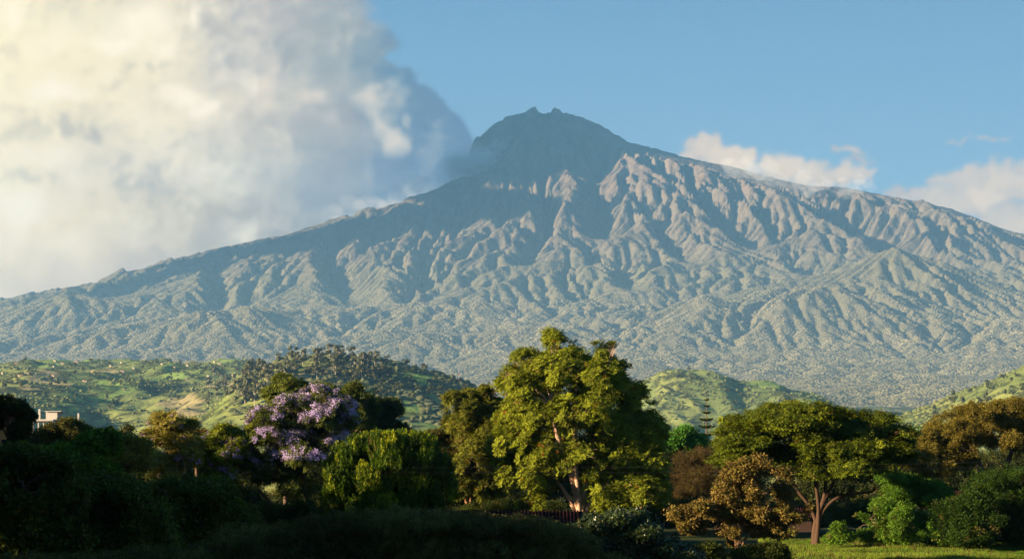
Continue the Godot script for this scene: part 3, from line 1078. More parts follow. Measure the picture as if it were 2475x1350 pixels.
# spec: d distance, base [px, py], lobes [px, py, rx, ry], deep (radius towards the eye, in pixels), kinds [[tuft, share, colour, colour]], n tufts, size metres,
# trunk [[px, py, radius]...], limbs how many, bark colour, rise how far tufts point up rather than out
func tree(called: String, label: String, s: Dictionary, group := "", category := "tree") -> Node3D:
	var d: float = s.d
	var k := d / F
	var foot := PX(s.base[0], HORIZON, d)
	foot.y = 0.0
	var o := thing(called, label, category, foot, 0.0, group)
	var r := RandomNumberGenerator.new()
	r.seed = hash(label)
	var lobes := []
	var x0 := 1e9
	var x1 := -1e9
	for b in s.lobes:
		x0 = minf(x0, b[0] - b[2]); x1 = maxf(x1, b[0] + b[2])
	var weight := 0.0
	for b in s.lobes:
		var mid: float = (b[0] - (x0 + x1) * 0.5) / ((x1 - x0) * 0.5)
		var reach: float = float(s.deep) * sqrt(maxf(0.08, 1.0 - mid * mid))
		for q in 3:
			var z: float = 0.0 if q == 0 else reach * (r.randf_range(0.25, 0.9) if q == 1 else -r.randf_range(0.25, 0.9))
			var f := 1.0 if q == 0 else r.randf_range(0.62, 0.9)
			var j := 0.0 if q == 0 else 0.22
			var c := PX(b[0] + r.randf_range(-j, j) * b[2], b[1] + (0.12 if q else 0.0) * b[3] + r.randf_range(-j, j) * b[3], d) - foot + Vector3(0, 0, z * k)
			c.y = maxf(c.y, 0.3)
			var rr := Vector3(b[2] * f * k, b[3] * f * k, minf(b[2], float(s.deep)) * f * k)
			weight += pow(rr.x * rr.y, 0.78)
			lobes.append([c, rr, weight])
	# wood
	var bark := bark_mat(s.get("bark", Color(0.10, 0.07, 0.05)))
	if s.has("trunk"):
		var stems: Array = s.trunk if s.trunk[0][0] is Array else [s.trunk]
		var tips := []
		for stem in stems:
			var st := SurfaceTool.new()
			st.begin(Mesh.PRIMITIVE_TRIANGLES)
			var pts := []
			var rad := []
			for p in stem:
				pts.append(PX(p[0], p[1], d) - foot + Vector3(0, 0, (p[3] if p.size() > 3 else 0.0)))
				rad.append(p[2])
			pts[0].y = minf(pts[0].y, -0.2)
			tube(st, smooth_path(pts), smooth_radii(rad), 8)
			put("trunk", st.commit(), bark, o)
			tips.append([pts[-1], rad[-1]])
		for i in int(s.get("limbs", 8)):
			var b: Array = lobes[(i * 7) % lobes.size()]
			var from_: Array = tips[0]
			for t in tips:
				if t[0].distance_to(b[0]) < from_[0].distance_to(b[0]): from_ = t
			var a: Vector3 = from_[0]
			var e: Vector3 = b[0]
			var mid := a.lerp(e, 0.5) + Vector3(r.randf_range(-0.4, 0.4), -0.10 * a.distance_to(e), r.randf_range(-0.4, 0.4))
			var st := SurfaceTool.new()
			st.begin(Mesh.PRIMITIVE_TRIANGLES)
			var thick: float = from_[1] * r.randf_range(0.45, 0.75)
			tube(st, smooth_path([a, a.lerp(mid, 0.5) + Vector3(0, 0.2, 0), mid, e]), smooth_radii([thick, thick * 0.8, thick * 0.6, thick * 0.25]), 6)
			for q in 6:
				var tip: Vector3 = e + Vector3(r.randf_range(-1, 1), r.randf_range(-0.4, 1), r.randf_range(-1, 1)) * b[1] * 0.85
				var at: Vector3 = mid.lerp(e, r.randf_range(0.2, 0.95))
				tube(st, [at, at.lerp(tip, 0.5) + Vector3(0, 0.12, 0), tip], [thick * 0.32, thick * 0.2, thick * 0.08], 4)
			put("limb", st.commit(), bark, o)
	# leaves
	var total: int = s.n
	for kind in s.kinds:
		var cnt := int(total * float(kind[1]))
		var buf := [PackedFloat32Array(), PackedFloat32Array()]
		var made := 0
		var tries := 0
		var gap: float = kind[6] if kind.size() > 6 else s.get("gap", -0.12)
		while made < cnt and tries < cnt * 4:
			tries += 1
			var pick := r.randf() * weight
			var b: Array = lobes[0]
			for l in lobes:
				if l[2] >= pick:
					b = l
					break
			var dir := Vector3(r.randfn(), r.randfn(), r.randfn()).normalized()
			if kind[0] == "flower" and (dir.y < -0.25 or (s.has("bloom") and HORIZON - ((foot + b[0] + dir * b[1]).y - EYE) / k > float(s.bloom))): continue
			var rad := pow(r.randf(), 0.42) * r.randf_range(0.9, 1.08) if kind[0] != "flower" else r.randf_range(0.85, 1.12)
			var p: Vector3 = b[0] + dir * b[1] * rad
			var w := foot + p
			if p.y < 0.2: continue
			if s.has("open") and p.z > 0.15 * float(s.deep) * k and r.randf() < 0.6:
				var q: Array = s.open
				if Vector2((1237.5 + w.x * F / d - q[0]) / q[2], (HORIZON - (w.y - EYE) * F / d - q[1]) / q[3]).length() < 1.0: continue
			var g := n3.get_noise_3d(w.x * float(s.get("grain", 28.0)), w.y * float(s.get("grain", 28.0)), w.z * float(s.get("grain", 28.0)))
			if g < gap: continue
			made += 1
			var size: float = s.size * r.randf_range(0.65, 1.3) * (float(kind[4]) if kind.size() > 4 else 1.0)
			var rise: float = s.get("rise", 0.6)
			var up := (dir + Vector3(float(s.get("lean", 0.0)), rise, 0) + Vector3(r.randfn(), r.randfn(), r.randfn()) * 0.35).normalized()
			if kind[0] == "droop" or kind[0] == "flat": up = (Vector3.UP + dir * 0.35 + Vector3(r.randfn(), 0, r.randfn()) * 0.15).normalized()
			var side := up.cross(Vector3(r.randfn(), r.randfn(), r.randfn())).normalized()
			var basis := Basis(side, up, side.cross(up)).scaled(Vector3.ONE * size)
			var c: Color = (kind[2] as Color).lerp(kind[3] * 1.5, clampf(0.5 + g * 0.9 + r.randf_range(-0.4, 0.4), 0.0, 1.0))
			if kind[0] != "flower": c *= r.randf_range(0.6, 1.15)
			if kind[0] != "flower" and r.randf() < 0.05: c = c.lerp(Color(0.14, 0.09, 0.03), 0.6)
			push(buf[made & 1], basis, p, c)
		for q in 2:
			if buf[q].size() == 0: continue
			var m: Material = kind[5] if kind.size() > 5 else s.get("leaf", leaf_default)
			scatter({"flower": "blossom", "twig": "twigs"}.get(kind[0], "crown"), tuft(kind[0], q), m, buf[q], true, o)
	return o

var leaf_default: Material
var leaf_shiny: Material
var petal: Material

func smooth_path(p: Array) -> Array:
	var out := []
	for i in p.size() - 1:
		var a: Vector3 = p[maxi(i - 1, 0)]
		var d: Vector3 = p[mini(i + 2, p.size() - 1)]
		for k in 4: out.append((p[i] as Vector3).cubic_interpolate(p[i + 1], a, d, k / 4.0))
	out.append(p[-1])
	return out

func smooth_radii(p: Array) -> Array:
	var out := []
	for i in p.size() - 1:
		for k in 4: out.append(lerpf(p[i], p[i + 1], k / 4.0))
	out.append(p[-1])
	return out

func garden() -> void:
	noise(n3, 9, 1.0 / 120.0, 3)
	bark_grain = grain(77, 0.03)
	leaf_default = leaf_mat()
	leaf_shiny = leaf_mat(0.33, Color(0.10, 0.14, 0.03))
	leaf_shiny.metallic_specular = 0.35
	petal = leaf_mat(0.7, Color(0.35, 0.30, 0.40))
	var olive := Color(0.068, 0.090, 0.007)
	var lime := Color(0.138, 0.160, 0.012)
	var dark := Color(0.022, 0.034, 0.010)
	var mid := Color(0.040, 0.056, 0.013)
	var rust := Color(0.22, 0.060, 0.012)
	# the tall tree in the middle
	tree("silky_oak_tree", "tallest tree in the garden, feathery yellow green crown over pale pink stems", {
		"d": 165.0, "base": [1402, 1281], "deep": 170.0, "open": [1390, 1110, 70, 130], "n": 15360, "size": 0.69, "rise": 1.0, "lean": -0.3, "bark": Color(0.42, 0.28, 0.20), "limbs": 34, "gap": 0.09, "grain": 46.0,
		"trunk": [[[1402, 1281, 0.52], [1398, 1215, 0.42], [1375, 1130, 0.32, 1.5], [1345, 1050, 0.24, 2.5], [1330, 985, 0.16, 3.0]], [[1404, 1281, 0.4], [1410, 1205, 0.3], [1425, 1120, 0.22], [1440, 1030, 0.14]], [[1398, 1281, 0.35], [1385, 1225, 0.22], [1345, 1160, 0.16], [1290, 1110, 0.10]],
			[[1406, 1281, 0.35], [1420, 1225, 0.22], [1470, 1150, 0.15], [1500, 1090, 0.1]], [[1400, 1281, 0.35, 0.4], [1398, 1200, 0.25, 1.0], [1385, 1090, 0.2, 2.0], [1390, 1000, 0.12, 2.5]]],
		"lobes": [[1332, 812, 14, 20], [1345, 835, 20, 30], [1480, 848, 12, 22], [1370, 855, 26, 32], [1400, 865, 36, 34], [1445, 860, 20, 36], [1475, 880, 24, 40], [1265, 862, 36, 16], [1300, 885, 44, 34], [1240, 905, 36, 14], [1225, 925, 26, 14], [1350, 910, 70, 56], [1430, 920, 66, 60], [1490, 930, 40, 60], [1280, 940, 60, 50],
			[1530, 960, 36, 54], [1300, 1000, 80, 60], [1400, 1000, 90, 70], [1490, 1020, 70, 70], [1560, 1030, 40, 60], [1245, 1010, 50, 46], [1225, 1070, 44, 44], [1290, 1085, 80, 60], [1380, 1090, 90, 64], [1480, 1100, 90, 70], [1560, 1110, 56, 66], [1590, 1060, 22, 50], [1240, 1130, 50, 36],
			[1295, 1155, 60, 34], [1285, 1220, 36, 20], [1460, 1175, 70, 46], [1530, 1180, 70, 56], [1590, 1160, 34, 60], [1470, 1225, 60, 30]],
		"kinds": [["feather", 0.85, olive, lime], ["small", 0.12, Color(0.10, 0.10, 0.012), lime, 0.7], ["flower", 0.035, rust, Color(0.30, 0.11, 0.015), 0.42]]})
	# the spreading acacia at the right
	tree("umbrella_acacia", "wide spreading acacia with layered olive crown and forked pale trunk at right", {
		"d": 137.0, "base": [1970, 1312], "deep": 210.0, "n": 12160, "size": 0.64, "rise": 1.0, "bark": Color(0.065, 0.041, 0.028), "limbs": 30, "gap": 0.04, "grain": 40.0,
		"trunk": [[[1970, 1312, 0.34], [1972, 1270, 0.26], [1985, 1225, 0.18], [2010, 1175, 0.13], [2030, 1120, 0.12]], [[1970, 1312, 0.3], [1974, 1265, 0.2], [1955, 1220, 0.14], [1925, 1180, 0.14], [1900, 1130, 0.09]], [[1972, 1312, 0.3], [1978, 1250, 0.17], [1995, 1190, 0.16], [1995, 1130, 0.12]],
			[[1974, 1312, 0.24], [1985, 1245, 0.14], [2030, 1200, 0.13], [2110, 1188, 0.07]], [[1972, 1312, 0.25, 0.3], [1975, 1240, 0.15, 0.8], [1965, 1170, 0.14, 1.5], [1950, 1110, 0.1, 2.2]]],
		"lobes": [[1870, 985, 24, 10], [1915, 985, 40, 14], [1960, 985, 44, 16], [2005, 1000, 50, 18], [2060, 1005, 50, 20], [2110, 1015, 50, 20], [1840, 1005, 60, 20], [1775, 1015, 30, 12], [1790, 1040, 60, 22], [1890, 1030, 80, 30], [1980, 1030, 80, 30], [2070, 1040, 80, 30], [2140, 1045, 50, 24], [2175, 1060, 30, 22],
			[1765, 1075, 40, 24], [1830, 1075, 80, 32], [1930, 1080, 90, 36], [2030, 1085, 90, 36], [2120, 1085, 70, 36], [2185, 1100, 32, 24], [1770, 1110, 40, 20], [1850, 1120, 70, 30], [1950, 1130, 80, 30], [2050, 1130, 80, 30], [2130, 1125, 50, 24]],
		"kinds": [["flat", 0.9, Color(0.036, 0.052, 0.005), Color(0.078, 0.102, 0.008)], ["feather", 0.1, olive, lime, 0.7]]})
	# the bronze leaved tree in front of it
	tree("bronze_tree", "low tree with coppery brown curled leaves in front of the umbrella acacia", {
		"d": 106.0, "base": [1785, 1366], "deep": 120.0, "n": 3680, "size": 0.40, "rise": 0.3, "bark": Color(0.15, 0.09, 0.055), "limbs": 22, "gap": 0.15, "grain": 50.0,
		"trunk": [[[1785, 1366, 0.16], [1783, 1320, 0.12], [1795, 1270, 0.09], [1810, 1210, 0.06]], [[1784, 1345, 0.12], [1778, 1310, 0.08], [1760, 1260, 0.05]], [[1785, 1345, 0.1], [1800, 1305, 0.08], [1850, 1255, 0.05]]],
		"lobes": [[1830, 1125, 44, 22], [1785, 1145, 40, 26], [1870, 1140, 40, 26], [1760, 1185, 40, 30], [1830, 1185, 60, 36], [1890, 1180, 44, 34], [1700, 1225, 40, 22], [1650, 1240, 36, 16], [1755, 1240, 50, 26], [1830, 1245, 60, 28], [1900, 1240, 50, 30], [1935, 1215, 24, 24], [1665, 1270, 36, 16], [1720, 1280, 50, 18], [1810, 1285, 60, 16], [1890, 1285, 40, 18], [1780, 1310, 16, 14]],
		"kinds": [["dry", 0.82, Color(0.058, 0.043, 0.010), Color(0.105, 0.078, 0.018)], ["broad", 0.18, Color(0.045, 0.045, 0.010), Color(0.07, 0.07, 0.012), 0.8]], "leaf": leaf_mat(0.5, Color(0.30, 0.16, 0.04))})
	tree("oak_tree", "broad tree with olive brown crown and dark limbs at the far right edge", {
		"d": 178.0, "base": [2400, 1272], "deep": 190.0, "n": 10400, "size": 0.58, "rise": 0.4, "bark": Color(0.075, 0.058, 0.045), "limbs": 26, "gap": 0.0, "grain": 34.0,
		"trunk": [[[2385, 1272, 0.6], [2385, 1190, 0.5], [2370, 1130, 0.34], [2355, 1080, 0.22]], [[2390, 1272, 0.5], [2400, 1170, 0.36], [2440, 1110, 0.25], [2450, 1060, 0.16]]],
		"lobes": [[2380, 985, 40, 14], [2420, 980, 50, 14], [2465, 985, 40, 16], [2330, 1005, 50, 24], [2390, 1015, 60, 30], [2450, 1015, 50, 30], [2290, 1030, 50, 30], [2340, 1050, 50, 34], [2245, 1055, 36, 28], [2290, 1080, 56, 36], [2230, 1095, 40, 30], [2260, 1130, 40, 24], [2330, 1105, 40, 30], [2460, 1065, 40, 40], [2500, 1040, 60, 60], [2215, 1060, 22, 22], [2410, 1060, 34, 24]],
		"kinds": [["small", 1.0, Color(0.066, 0.056, 0.010), Color(0.108, 0.090, 0.016)]]})
	tree("bare_bush", "rounded reddish brown twiggy bush left of the umbrella acacia", {
		"d": 185.0, "base": [1690, 1264], "deep": 60.0, "n": 3680, "size": 0.50, "rise": 0.7, "bark": Color(0.17, 0.10, 0.06), "limbs": 14, "gap": -0.3,
		"trunk": [[1690, 1264, 0.22], [1690, 1220, 0.16], [1688, 1190, 0.1]],
		"lobes": [[1700, 1098, 40, 18], [1655, 1112, 34, 20], [1630, 1150, 24, 22], [1720, 1120, 40, 26], [1690, 1150, 66, 40], [1645, 1180, 36, 24], [1725, 1175, 30, 26]],
		"kinds": [["twig", 0.5, Color(0.055, 0.040, 0.018), Color(0.08, 0.055, 0.024)], ["small", 0.5, Color(0.040, 0.034, 0.008), Color(0.062, 0.050, 0.011), 0.6]]}, "", "bush")
	tree("round_tree", "small bright green rounded tree behind the reddish brown bush", {
		"d": 230.0, "base": [1655, 1238], "deep": 50.0, "n": 2400, "size": 0.68, "limbs": 6, "gap": -0.3, "trunk": [[1655, 1238, 0.3], [1655, 1110, 0.2]],
		"lobes": [[1655, 1050, 30, 20], [1630, 1068, 34, 24], [1680, 1070, 34, 24], [1600, 1090, 30, 24], [1655, 1095, 60, 30]],
		"kinds": [["broad", 1.0, Color(0.035, 0.10, 0.012), Color(0.06, 0.16, 0.02)]]})
	norfolk_pine(1708, 950, 1238, 250.0, 1.0, "slim tiered pine with level whorled branches rising right of the tallest tree")
	norfolk_pine(2312, 982, 1230, 290.0, 0.8, "small tiered pine tip showing above the olive brown tree at far right")
	# jacaranda and what grows round it
	tree("jacaranda_tree", "jacaranda covered in violet blossom left of the weeping tree", {
		"d": 160.0, "base": [772, 1284], "deep": 120.0, "n": 8320, "size": 0.58, "rise": 0.8, "bloom": 1125.0, "bark": Color(0.10, 0.065, 0.04), "limbs": 22, "gap": -0.05, "grain": 48.0,
		"trunk": [[[776, 1284, 0.3], [762, 1240, 0.22], [738, 1195, 0.16], [730, 1130, 0.12]], [[772, 1284, 0.24], [780, 1230, 0.16], [785, 1160, 0.12], [790, 1090, 0.1]], [[700, 1284, 0.2], [660, 1225, 0.14], [625, 1185, 0.1]]],
		"lobes": [[770, 945, 40, 18], [700, 975, 40, 22], [760, 975, 56, 28], [820, 985, 40, 30], [650, 1005, 50, 26], [710, 1015, 60, 34], [780, 1015, 60, 36], [840, 1010, 26, 30], [625, 1020, 30, 18], [640, 1050, 50, 30], [710, 1060, 60, 36], [790, 1055, 50, 36], [660, 1095, 60, 34], [740, 1100, 60, 34], [690, 1140, 50, 30], [640, 1140, 40, 30], [600, 1100, 40, 30], [720, 1180, 40, 26]],
		"kinds": [["flower", 0.52, Color(0.27, 0.20, 0.38), Color(0.41, 0.33, 0.52), 0.70, petal, 0.07], ["feather", 0.45, Color(0.035, 0.050, 0.012), Color(0.07, 0.085, 0.018)]]})
	tree("young_jacaranda", "low leafy jacaranda with few violet flowers left of the blossoming one", {
		"d": 158.0, "base": [545, 1288], "deep": 70.0, "n": 3680, "size": 0.58, "rise": 0.8, "limbs": 10, "gap": -0.08, "trunk": [[550, 1288, 0.2], [545, 1200, 0.14], [540, 1130, 0.1]],
		"lobes": [[545, 1045, 30, 16], [520, 1070, 36, 24], [570, 1065, 36, 24], [540, 1100, 60, 30], [500, 1115, 36, 26], [590, 1105, 36, 30], [550, 1150, 60, 30], [610, 1050, 18, 18]],
		"kinds": [["feather", 0.84, Color(0.05, 0.07, 0.014), lime], ["flower", 0.16, Color(0.23, 0.15, 0.34), Color(0.36, 0.27, 0.5), 0.7, petal]]})
	tree("leafy_tree", "yellow green tree whose shoots rise behind the blossoming jacaranda", {
		"d": 190.0, "base": [690, 1261], "deep": 60.0, "n": 2720, "size": 0.72, "rise": 1.2, "limbs": 8, "gap": -0.15, "trunk": [[690, 1261, 0.3], [690, 1050, 0.18]],
		"lobes": [[682, 920, 18, 12], [705, 935, 30, 16], [660, 950, 24, 12], [690, 955, 44, 22], [730, 945, 26, 16], [770, 950, 44, 20], [720, 985, 70, 30]],
		"kinds": [["feather", 1.0, Color(0.055, 0.075, 0.014), Color(0.09, 0.11, 0.02)]]})
	tree("broad_tree", "mid green tree between the jacaranda and the dark tree right of it", {
		"d": 200.0, "base": [865, 1254], "deep": 50.0, "n": 2720, "size": 0.64, "limbs": 8, "gap": -0.15, "trunk": [[865, 1254, 0.3], [865, 1060, 0.2]],
		"lobes": [[862, 938, 24, 14], [845, 960, 30, 24], [885, 955, 26, 22], [865, 990, 50, 34], [860, 1030, 50, 30]],
		"kinds": [["small", 1.0, Color(0.035, 0.05, 0.012), Color(0.06, 0.075, 0.016)]]})
	tree("dark_tree", "dark bluish green rounded tree behind the weeping tree", {
		"d": 205.0, "base": [930, 1251], "deep": 50.0, "n": 3040, "size": 0.64, "limbs": 8, "gap": -0.12, "trunk": [[930, 1251, 0.3], [930, 1060, 0.2]],
		"lobes": [[930, 970, 24, 14], [910, 990, 30, 24], [950, 990, 26, 24], [935, 1020, 42, 30], [900, 1030, 40, 30], [975, 1045, 26, 20]],
		"kinds": [["small", 1.0, Color(0.020, 0.034, 0.014), Color(0.036, 0.052, 0.018)]]})
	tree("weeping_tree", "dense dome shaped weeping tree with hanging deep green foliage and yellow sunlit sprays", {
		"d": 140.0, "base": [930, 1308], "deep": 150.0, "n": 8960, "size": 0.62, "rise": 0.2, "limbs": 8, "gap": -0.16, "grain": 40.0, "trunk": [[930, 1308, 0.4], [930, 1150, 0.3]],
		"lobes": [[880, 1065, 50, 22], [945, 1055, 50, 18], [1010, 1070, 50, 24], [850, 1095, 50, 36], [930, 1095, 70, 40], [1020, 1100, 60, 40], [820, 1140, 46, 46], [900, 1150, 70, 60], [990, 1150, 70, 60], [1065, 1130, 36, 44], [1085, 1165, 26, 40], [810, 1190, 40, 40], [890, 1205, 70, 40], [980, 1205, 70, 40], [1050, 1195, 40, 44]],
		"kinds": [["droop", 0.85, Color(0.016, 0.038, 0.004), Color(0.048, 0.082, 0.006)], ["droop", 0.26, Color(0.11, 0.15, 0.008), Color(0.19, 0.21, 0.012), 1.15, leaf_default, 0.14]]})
	tree("feathery_tree", "olive feathery tree at the left shoulder of the tallest tree", {
		"d": 182.0, "base": [1140, 1267], "deep": 80.0, "n": 5760, "size": 0.68, "rise": 1.0, "limbs": 14, "gap": -0.02, "trunk": [[1165, 1267, 0.16], [1160, 1150, 0.12], [1145, 1060, 0.09]],
		"lobes": [[1095, 965, 24, 14], [1135, 960, 26, 16], [1180, 950, 26, 16], [1090, 990, 36, 20], [1140, 990, 44, 26], [1195, 985, 40, 28], [1120, 1025, 50, 26], [1180, 1030, 50, 34], [1215, 1040, 36, 40], [1160, 1070, 60, 26], [1150, 1120, 70, 34], [1190, 1170, 50, 40], [1110, 1170, 50, 34]],
		"kinds": [["feather", 0.95, Color(0.056, 0.066, 0.008), Color(0.10, 0.108, 0.013)], ["flower", 0.05, Color(0.16, 0.07, 0.012), Color(0.2, 0.09, 0.015), 0.5]]})
	tree("flat_acacia", "dark flat topped acacia in the gap between the weeping tree and the tallest tree", {
		"d": 186.0, "base": [1120, 1264], "deep": 90.0, "n": 4160, "size": 0.68, "limbs": 14, "gap": -0.05, "bark": Color(0.2, 0.11, 0.06), "trunk": [[[1125, 1264, 0.28], [1128, 1215, 0.2], [1115, 1160, 0.14]], [[1130, 1250, 0.2], [1138, 1205, 0.14], [1160, 1150, 0.1]]],
		"lobes": [[1060, 1050, 50, 14], [1120, 1060, 60, 16], [1030, 1070, 40, 14], [1170, 1080, 60, 20], [1080, 1095, 70, 24], [1150, 1120, 70, 30], [1190, 1160, 44, 34], [1090, 1140, 60, 30]],
		"kinds": [["flat", 1.0, Color(0.035, 0.036, 0.010), Color(0.066, 0.062, 0.014)]]})
	# left side
	tree("shade_tree", "tall dark tree at the left edge with orange light behind it", {
		"d": 150.0, "base": [25, 1296], "deep": 60.0, "n": 3520, "size": 0.56, "limbs": 8, "gap": -0.05, "trunk": [[40, 1296, 0.4], [40, 1100, 0.25]],
		"lobes": [[10, 975, 26, 16], [40, 985, 24, 18], [62, 1000, 14, 14], [-10, 1010, 14, 30], [50, 1035, 24, 30], [55, 1070, 30, 30], [20, 1100, 50, 26], [90, 1090, 40, 30]],
		"kinds": [["small", 1.0, Color(0.018, 0.026, 0.009), Color(0.032, 0.042, 0.012)]]})
	tree("olive_tree", "small rounded olive green tree below the white rooftop at left", {
		"d": 172.0, "base": [165, 1275], "deep": 50.0, "n": 3040, "size": 0.56, "limbs": 8, "gap": -0.15, "trunk": [[165, 1275, 0.3], [165, 1090, 0.2]],
		"lobes": [[165, 1024, 30, 12], [135, 1045, 34, 24], [190, 1045, 30, 24], [160, 1075, 60, 30], [220, 1065, 24, 16], [95, 1060, 20, 20]],
		"kinds": [["small", 1.0, Color(0.045, 0.048, 0.015), Color(0.075, 0.075, 0.022)]]})
	tree("mango_tree", "tree with bright green sunlit broad leaves on a branch above the dark left corner", {
		"d": 112.0, "base": [215, 1352], "deep": 60.0, "n": 2400, "size": 0.50, "limbs": 10, "gap": -0.08, "trunk": [[215, 1352, 0.25], [212, 1190, 0.18], [215, 1110, 0.12]],
		"lobes": [[230, 1058, 30, 16], [262, 1052, 16, 12], [205, 1072, 24, 16], [255, 1078, 26, 14], [150, 1100, 50, 26], [215, 1110, 50, 26], [100, 1110, 40, 26], [170, 1150, 60, 34], [250, 1145, 44, 34]],
		"kinds": [["broad", 1.0, Color(0.030, 0.062, 0.010), Color(0.085, 0.15, 0.016)]]})
	for q in [[60, 1190, 84.0, "dark broad leaved tree filling the lower left corner", [[40, 1110, 70, 36], [110, 1140, 70, 40], [20, 1180, 90, 50], [130, 1200, 90, 50], [60, 1250, 110, 60], [160, 1270, 80, 60], [20, 1310, 90, 60], [120, 1330, 100, 60]]],
			[290, 1210, 88.0, "dark broad leaved tree in deep shade right of the lower left corner", [[230, 1180, 70, 40], [300, 1190, 60, 40], [250, 1240, 80, 50], [340, 1250, 70, 50], [280, 1300, 100, 60], [220, 1340, 90, 60], [370, 1320, 70, 60]]],
			[440, 1215, 98.0, "dark leafy tree in shade below the pale open tree", [[400, 1190, 50, 30], [460, 1180, 50, 30], [520, 1190, 50, 34], [430, 1230, 80, 44], [520, 1240, 70, 50], [450, 1290, 100, 50], [570, 1260, 50, 50], [560, 1310, 80, 50]]]]:
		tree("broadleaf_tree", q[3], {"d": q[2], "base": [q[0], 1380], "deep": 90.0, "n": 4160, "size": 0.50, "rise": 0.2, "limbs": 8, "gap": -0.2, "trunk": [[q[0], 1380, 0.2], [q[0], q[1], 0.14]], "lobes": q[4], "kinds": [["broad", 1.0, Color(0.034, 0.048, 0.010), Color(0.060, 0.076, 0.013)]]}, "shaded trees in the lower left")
	tree("pale_tree", "slight yellowish tree with a straight white trunk near the left", {
		"d": 128.0, "base": [312, 1325], "deep": 50.0, "n": 1600, "size": 0.48, "rise": 0.6, "limbs": 9, "gap": 0.02, "bark": Color(0.42, 0.34, 0.24), "trunk": [[310, 1325, 0.12], [314, 1190, 0.10], [318, 1115, 0.07]],
		"lobes": [[305, 1040, 16, 12], [325, 1055, 26, 16], [300, 1075, 20, 18], [340, 1080, 30, 24], [310, 1105, 34, 20], [285, 1130, 30, 18], [350, 1120, 30, 20]],
		"kinds": [["small", 1.0, Color(0.10, 0.095, 0.02), Color(0.17, 0.155, 0.035)]]})
	tree("open_tree", "thin open tree of golden green leaves on bare branching limbs at left", {
		"d": 148.0, "base": [425, 1298], "deep": 80.0, "n": 2400, "size": 0.50, "rise": 0.8, "limbs": 30, "gap": 0.14, "grain": 52.0, "bark": Color(0.30, 0.20, 0.10), "trunk": [[[425, 1298, 0.2], [418, 1180, 0.15], [408, 1120, 0.11], [395, 1070, 0.08]], [[425, 1250, 0.14], [424, 1170, 0.11], [430, 1110, 0.08], [432, 1050, 0.06]], [[425, 1250, 0.12], [440, 1160, 0.08], [455, 1090, 0.05]]],
		"lobes": [[405, 1008, 36, 10], [440, 1005, 26, 10], [380, 1025, 30, 14], [425, 1030, 44, 18], [465, 1025, 18, 12], [370, 1055, 28, 18], [410, 1065, 44, 24], [455, 1065, 30, 24], [390, 1105, 50, 24], [450, 1110, 40, 24], [420, 1150, 50, 20], [350, 1085, 20, 20]],
		"kinds": [["feather", 0.94, Color(0.10, 0.092, 0.018), Color(0.17, 0.15, 0.03)], ["flower", 0.06, Color(0.25, 0.17, 0.36), Color(0.36, 0.27, 0.5), 0.8, petal]]})
	tree("brown_tree", "low brownish tree behind the open golden tree", {
		"d": 195.0, "base": [475, 1258], "deep": 50.0, "n": 2080, "size": 0.64, "limbs": 6, "gap": -0.15, "trunk": [[475, 1258, 0.3], [475, 1110, 0.2]],
		"lobes": [[470, 1052, 36, 14], [505, 1062, 20, 12], [450, 1080, 36, 24], [490, 1085, 36, 24]],
		"kinds": [["small", 1.0, Color(0.07, 0.045, 0.014), Color(0.10, 0.07, 0.02)]]})
	# right side, low
	tree("bright_shrub", "sunlit bright green shrub right of the umbrella acacia's trunk", {
		"d": 130.0, "base": [2100, 1321], "deep": 70.0, "n": 3680, "size": 0.48, "rise": 1.0, "limbs": 6, "gap": -0.1, "trunk": [[2110, 1321, 0.1], [2110, 1270, 0.06]],
		"lobes": [[2130, 1225, 36, 18], [2170, 1235, 40, 20], [2110, 1250, 44, 24], [2160, 1265, 60, 26], [2220, 1260, 50, 26], [2120, 1290, 50, 22], [2190, 1290, 60, 24], [2020, 1270, 24, 22], [2030, 1295, 40, 14], [2260, 1290, 40, 24]],
		"kinds": [["small", 0.5, Color(0.040, 0.085, 0.008), Color(0.085, 0.165, 0.015)], ["feather", 0.5, Color(0.04, 0.08, 0.008), Color(0.08, 0.15, 0.014), 0.8]]}, "", "shrub")
	tree("leafy_shrub", "green shrub with level leafy branches behind the sunlit bright green shrub", {
		"d": 150.0, "base": [2220, 1296], "deep": 70.0, "n": 3040, "size": 0.50, "rise": 0.8, "limbs": 8, "gap": -0.05, "trunk": [[2210, 1296, 0.14], [2210, 1200, 0.08]],
		"lobes": [[2160, 1155, 36, 14], [2210, 1160, 36, 14], [2250, 1175, 36, 16], [2290, 1190, 36, 18], [2180, 1185, 50, 18], [2250, 1205, 50, 18], [2160, 1215, 50, 20], [2290, 1225, 36, 20]],
		"kinds": [["small", 1.0, Color(0.030, 0.066, 0.008), Color(0.06, 0.125, 0.012)]]}, "", "shrub")
	for q in [[2330, 128.0, "dark shrub in shade at the right edge, nearer the bright one", [[2300, 1230, 40, 24], [2350, 1220, 50, 30], [2320, 1260, 60, 30], [2380, 1255, 50, 34], [2340, 1295, 70, 30]]],
			[2450, 132.0, "tall dark shrub in shade in the lower right corner", [[2400, 1160, 50, 24], [2450, 1150, 50, 24], [2370, 1185, 40, 24], [2430, 1195, 60, 34], [2490, 1190, 50, 40], [2430, 1245, 60, 40], [2490, 1260, 60, 50], [2450, 1295, 70, 26]]]]:
		tree("dark_shrub", q[2], {"d": q[1], "base": [q[0], 1320], "deep": 80.0, "n": 3200, "size": 0.50, "limbs": 5, "gap": -0.2, "trunk": [[q[0], 1320, 0.14], [q[0], 1240, 0.08]], "lobes": q[3], "kinds": [["small", 1.0, Color(0.012, 0.026, 0.004), Color(0.022, 0.044, 0.006)]]}, "shaded shrubs at the right edge", "shrub")
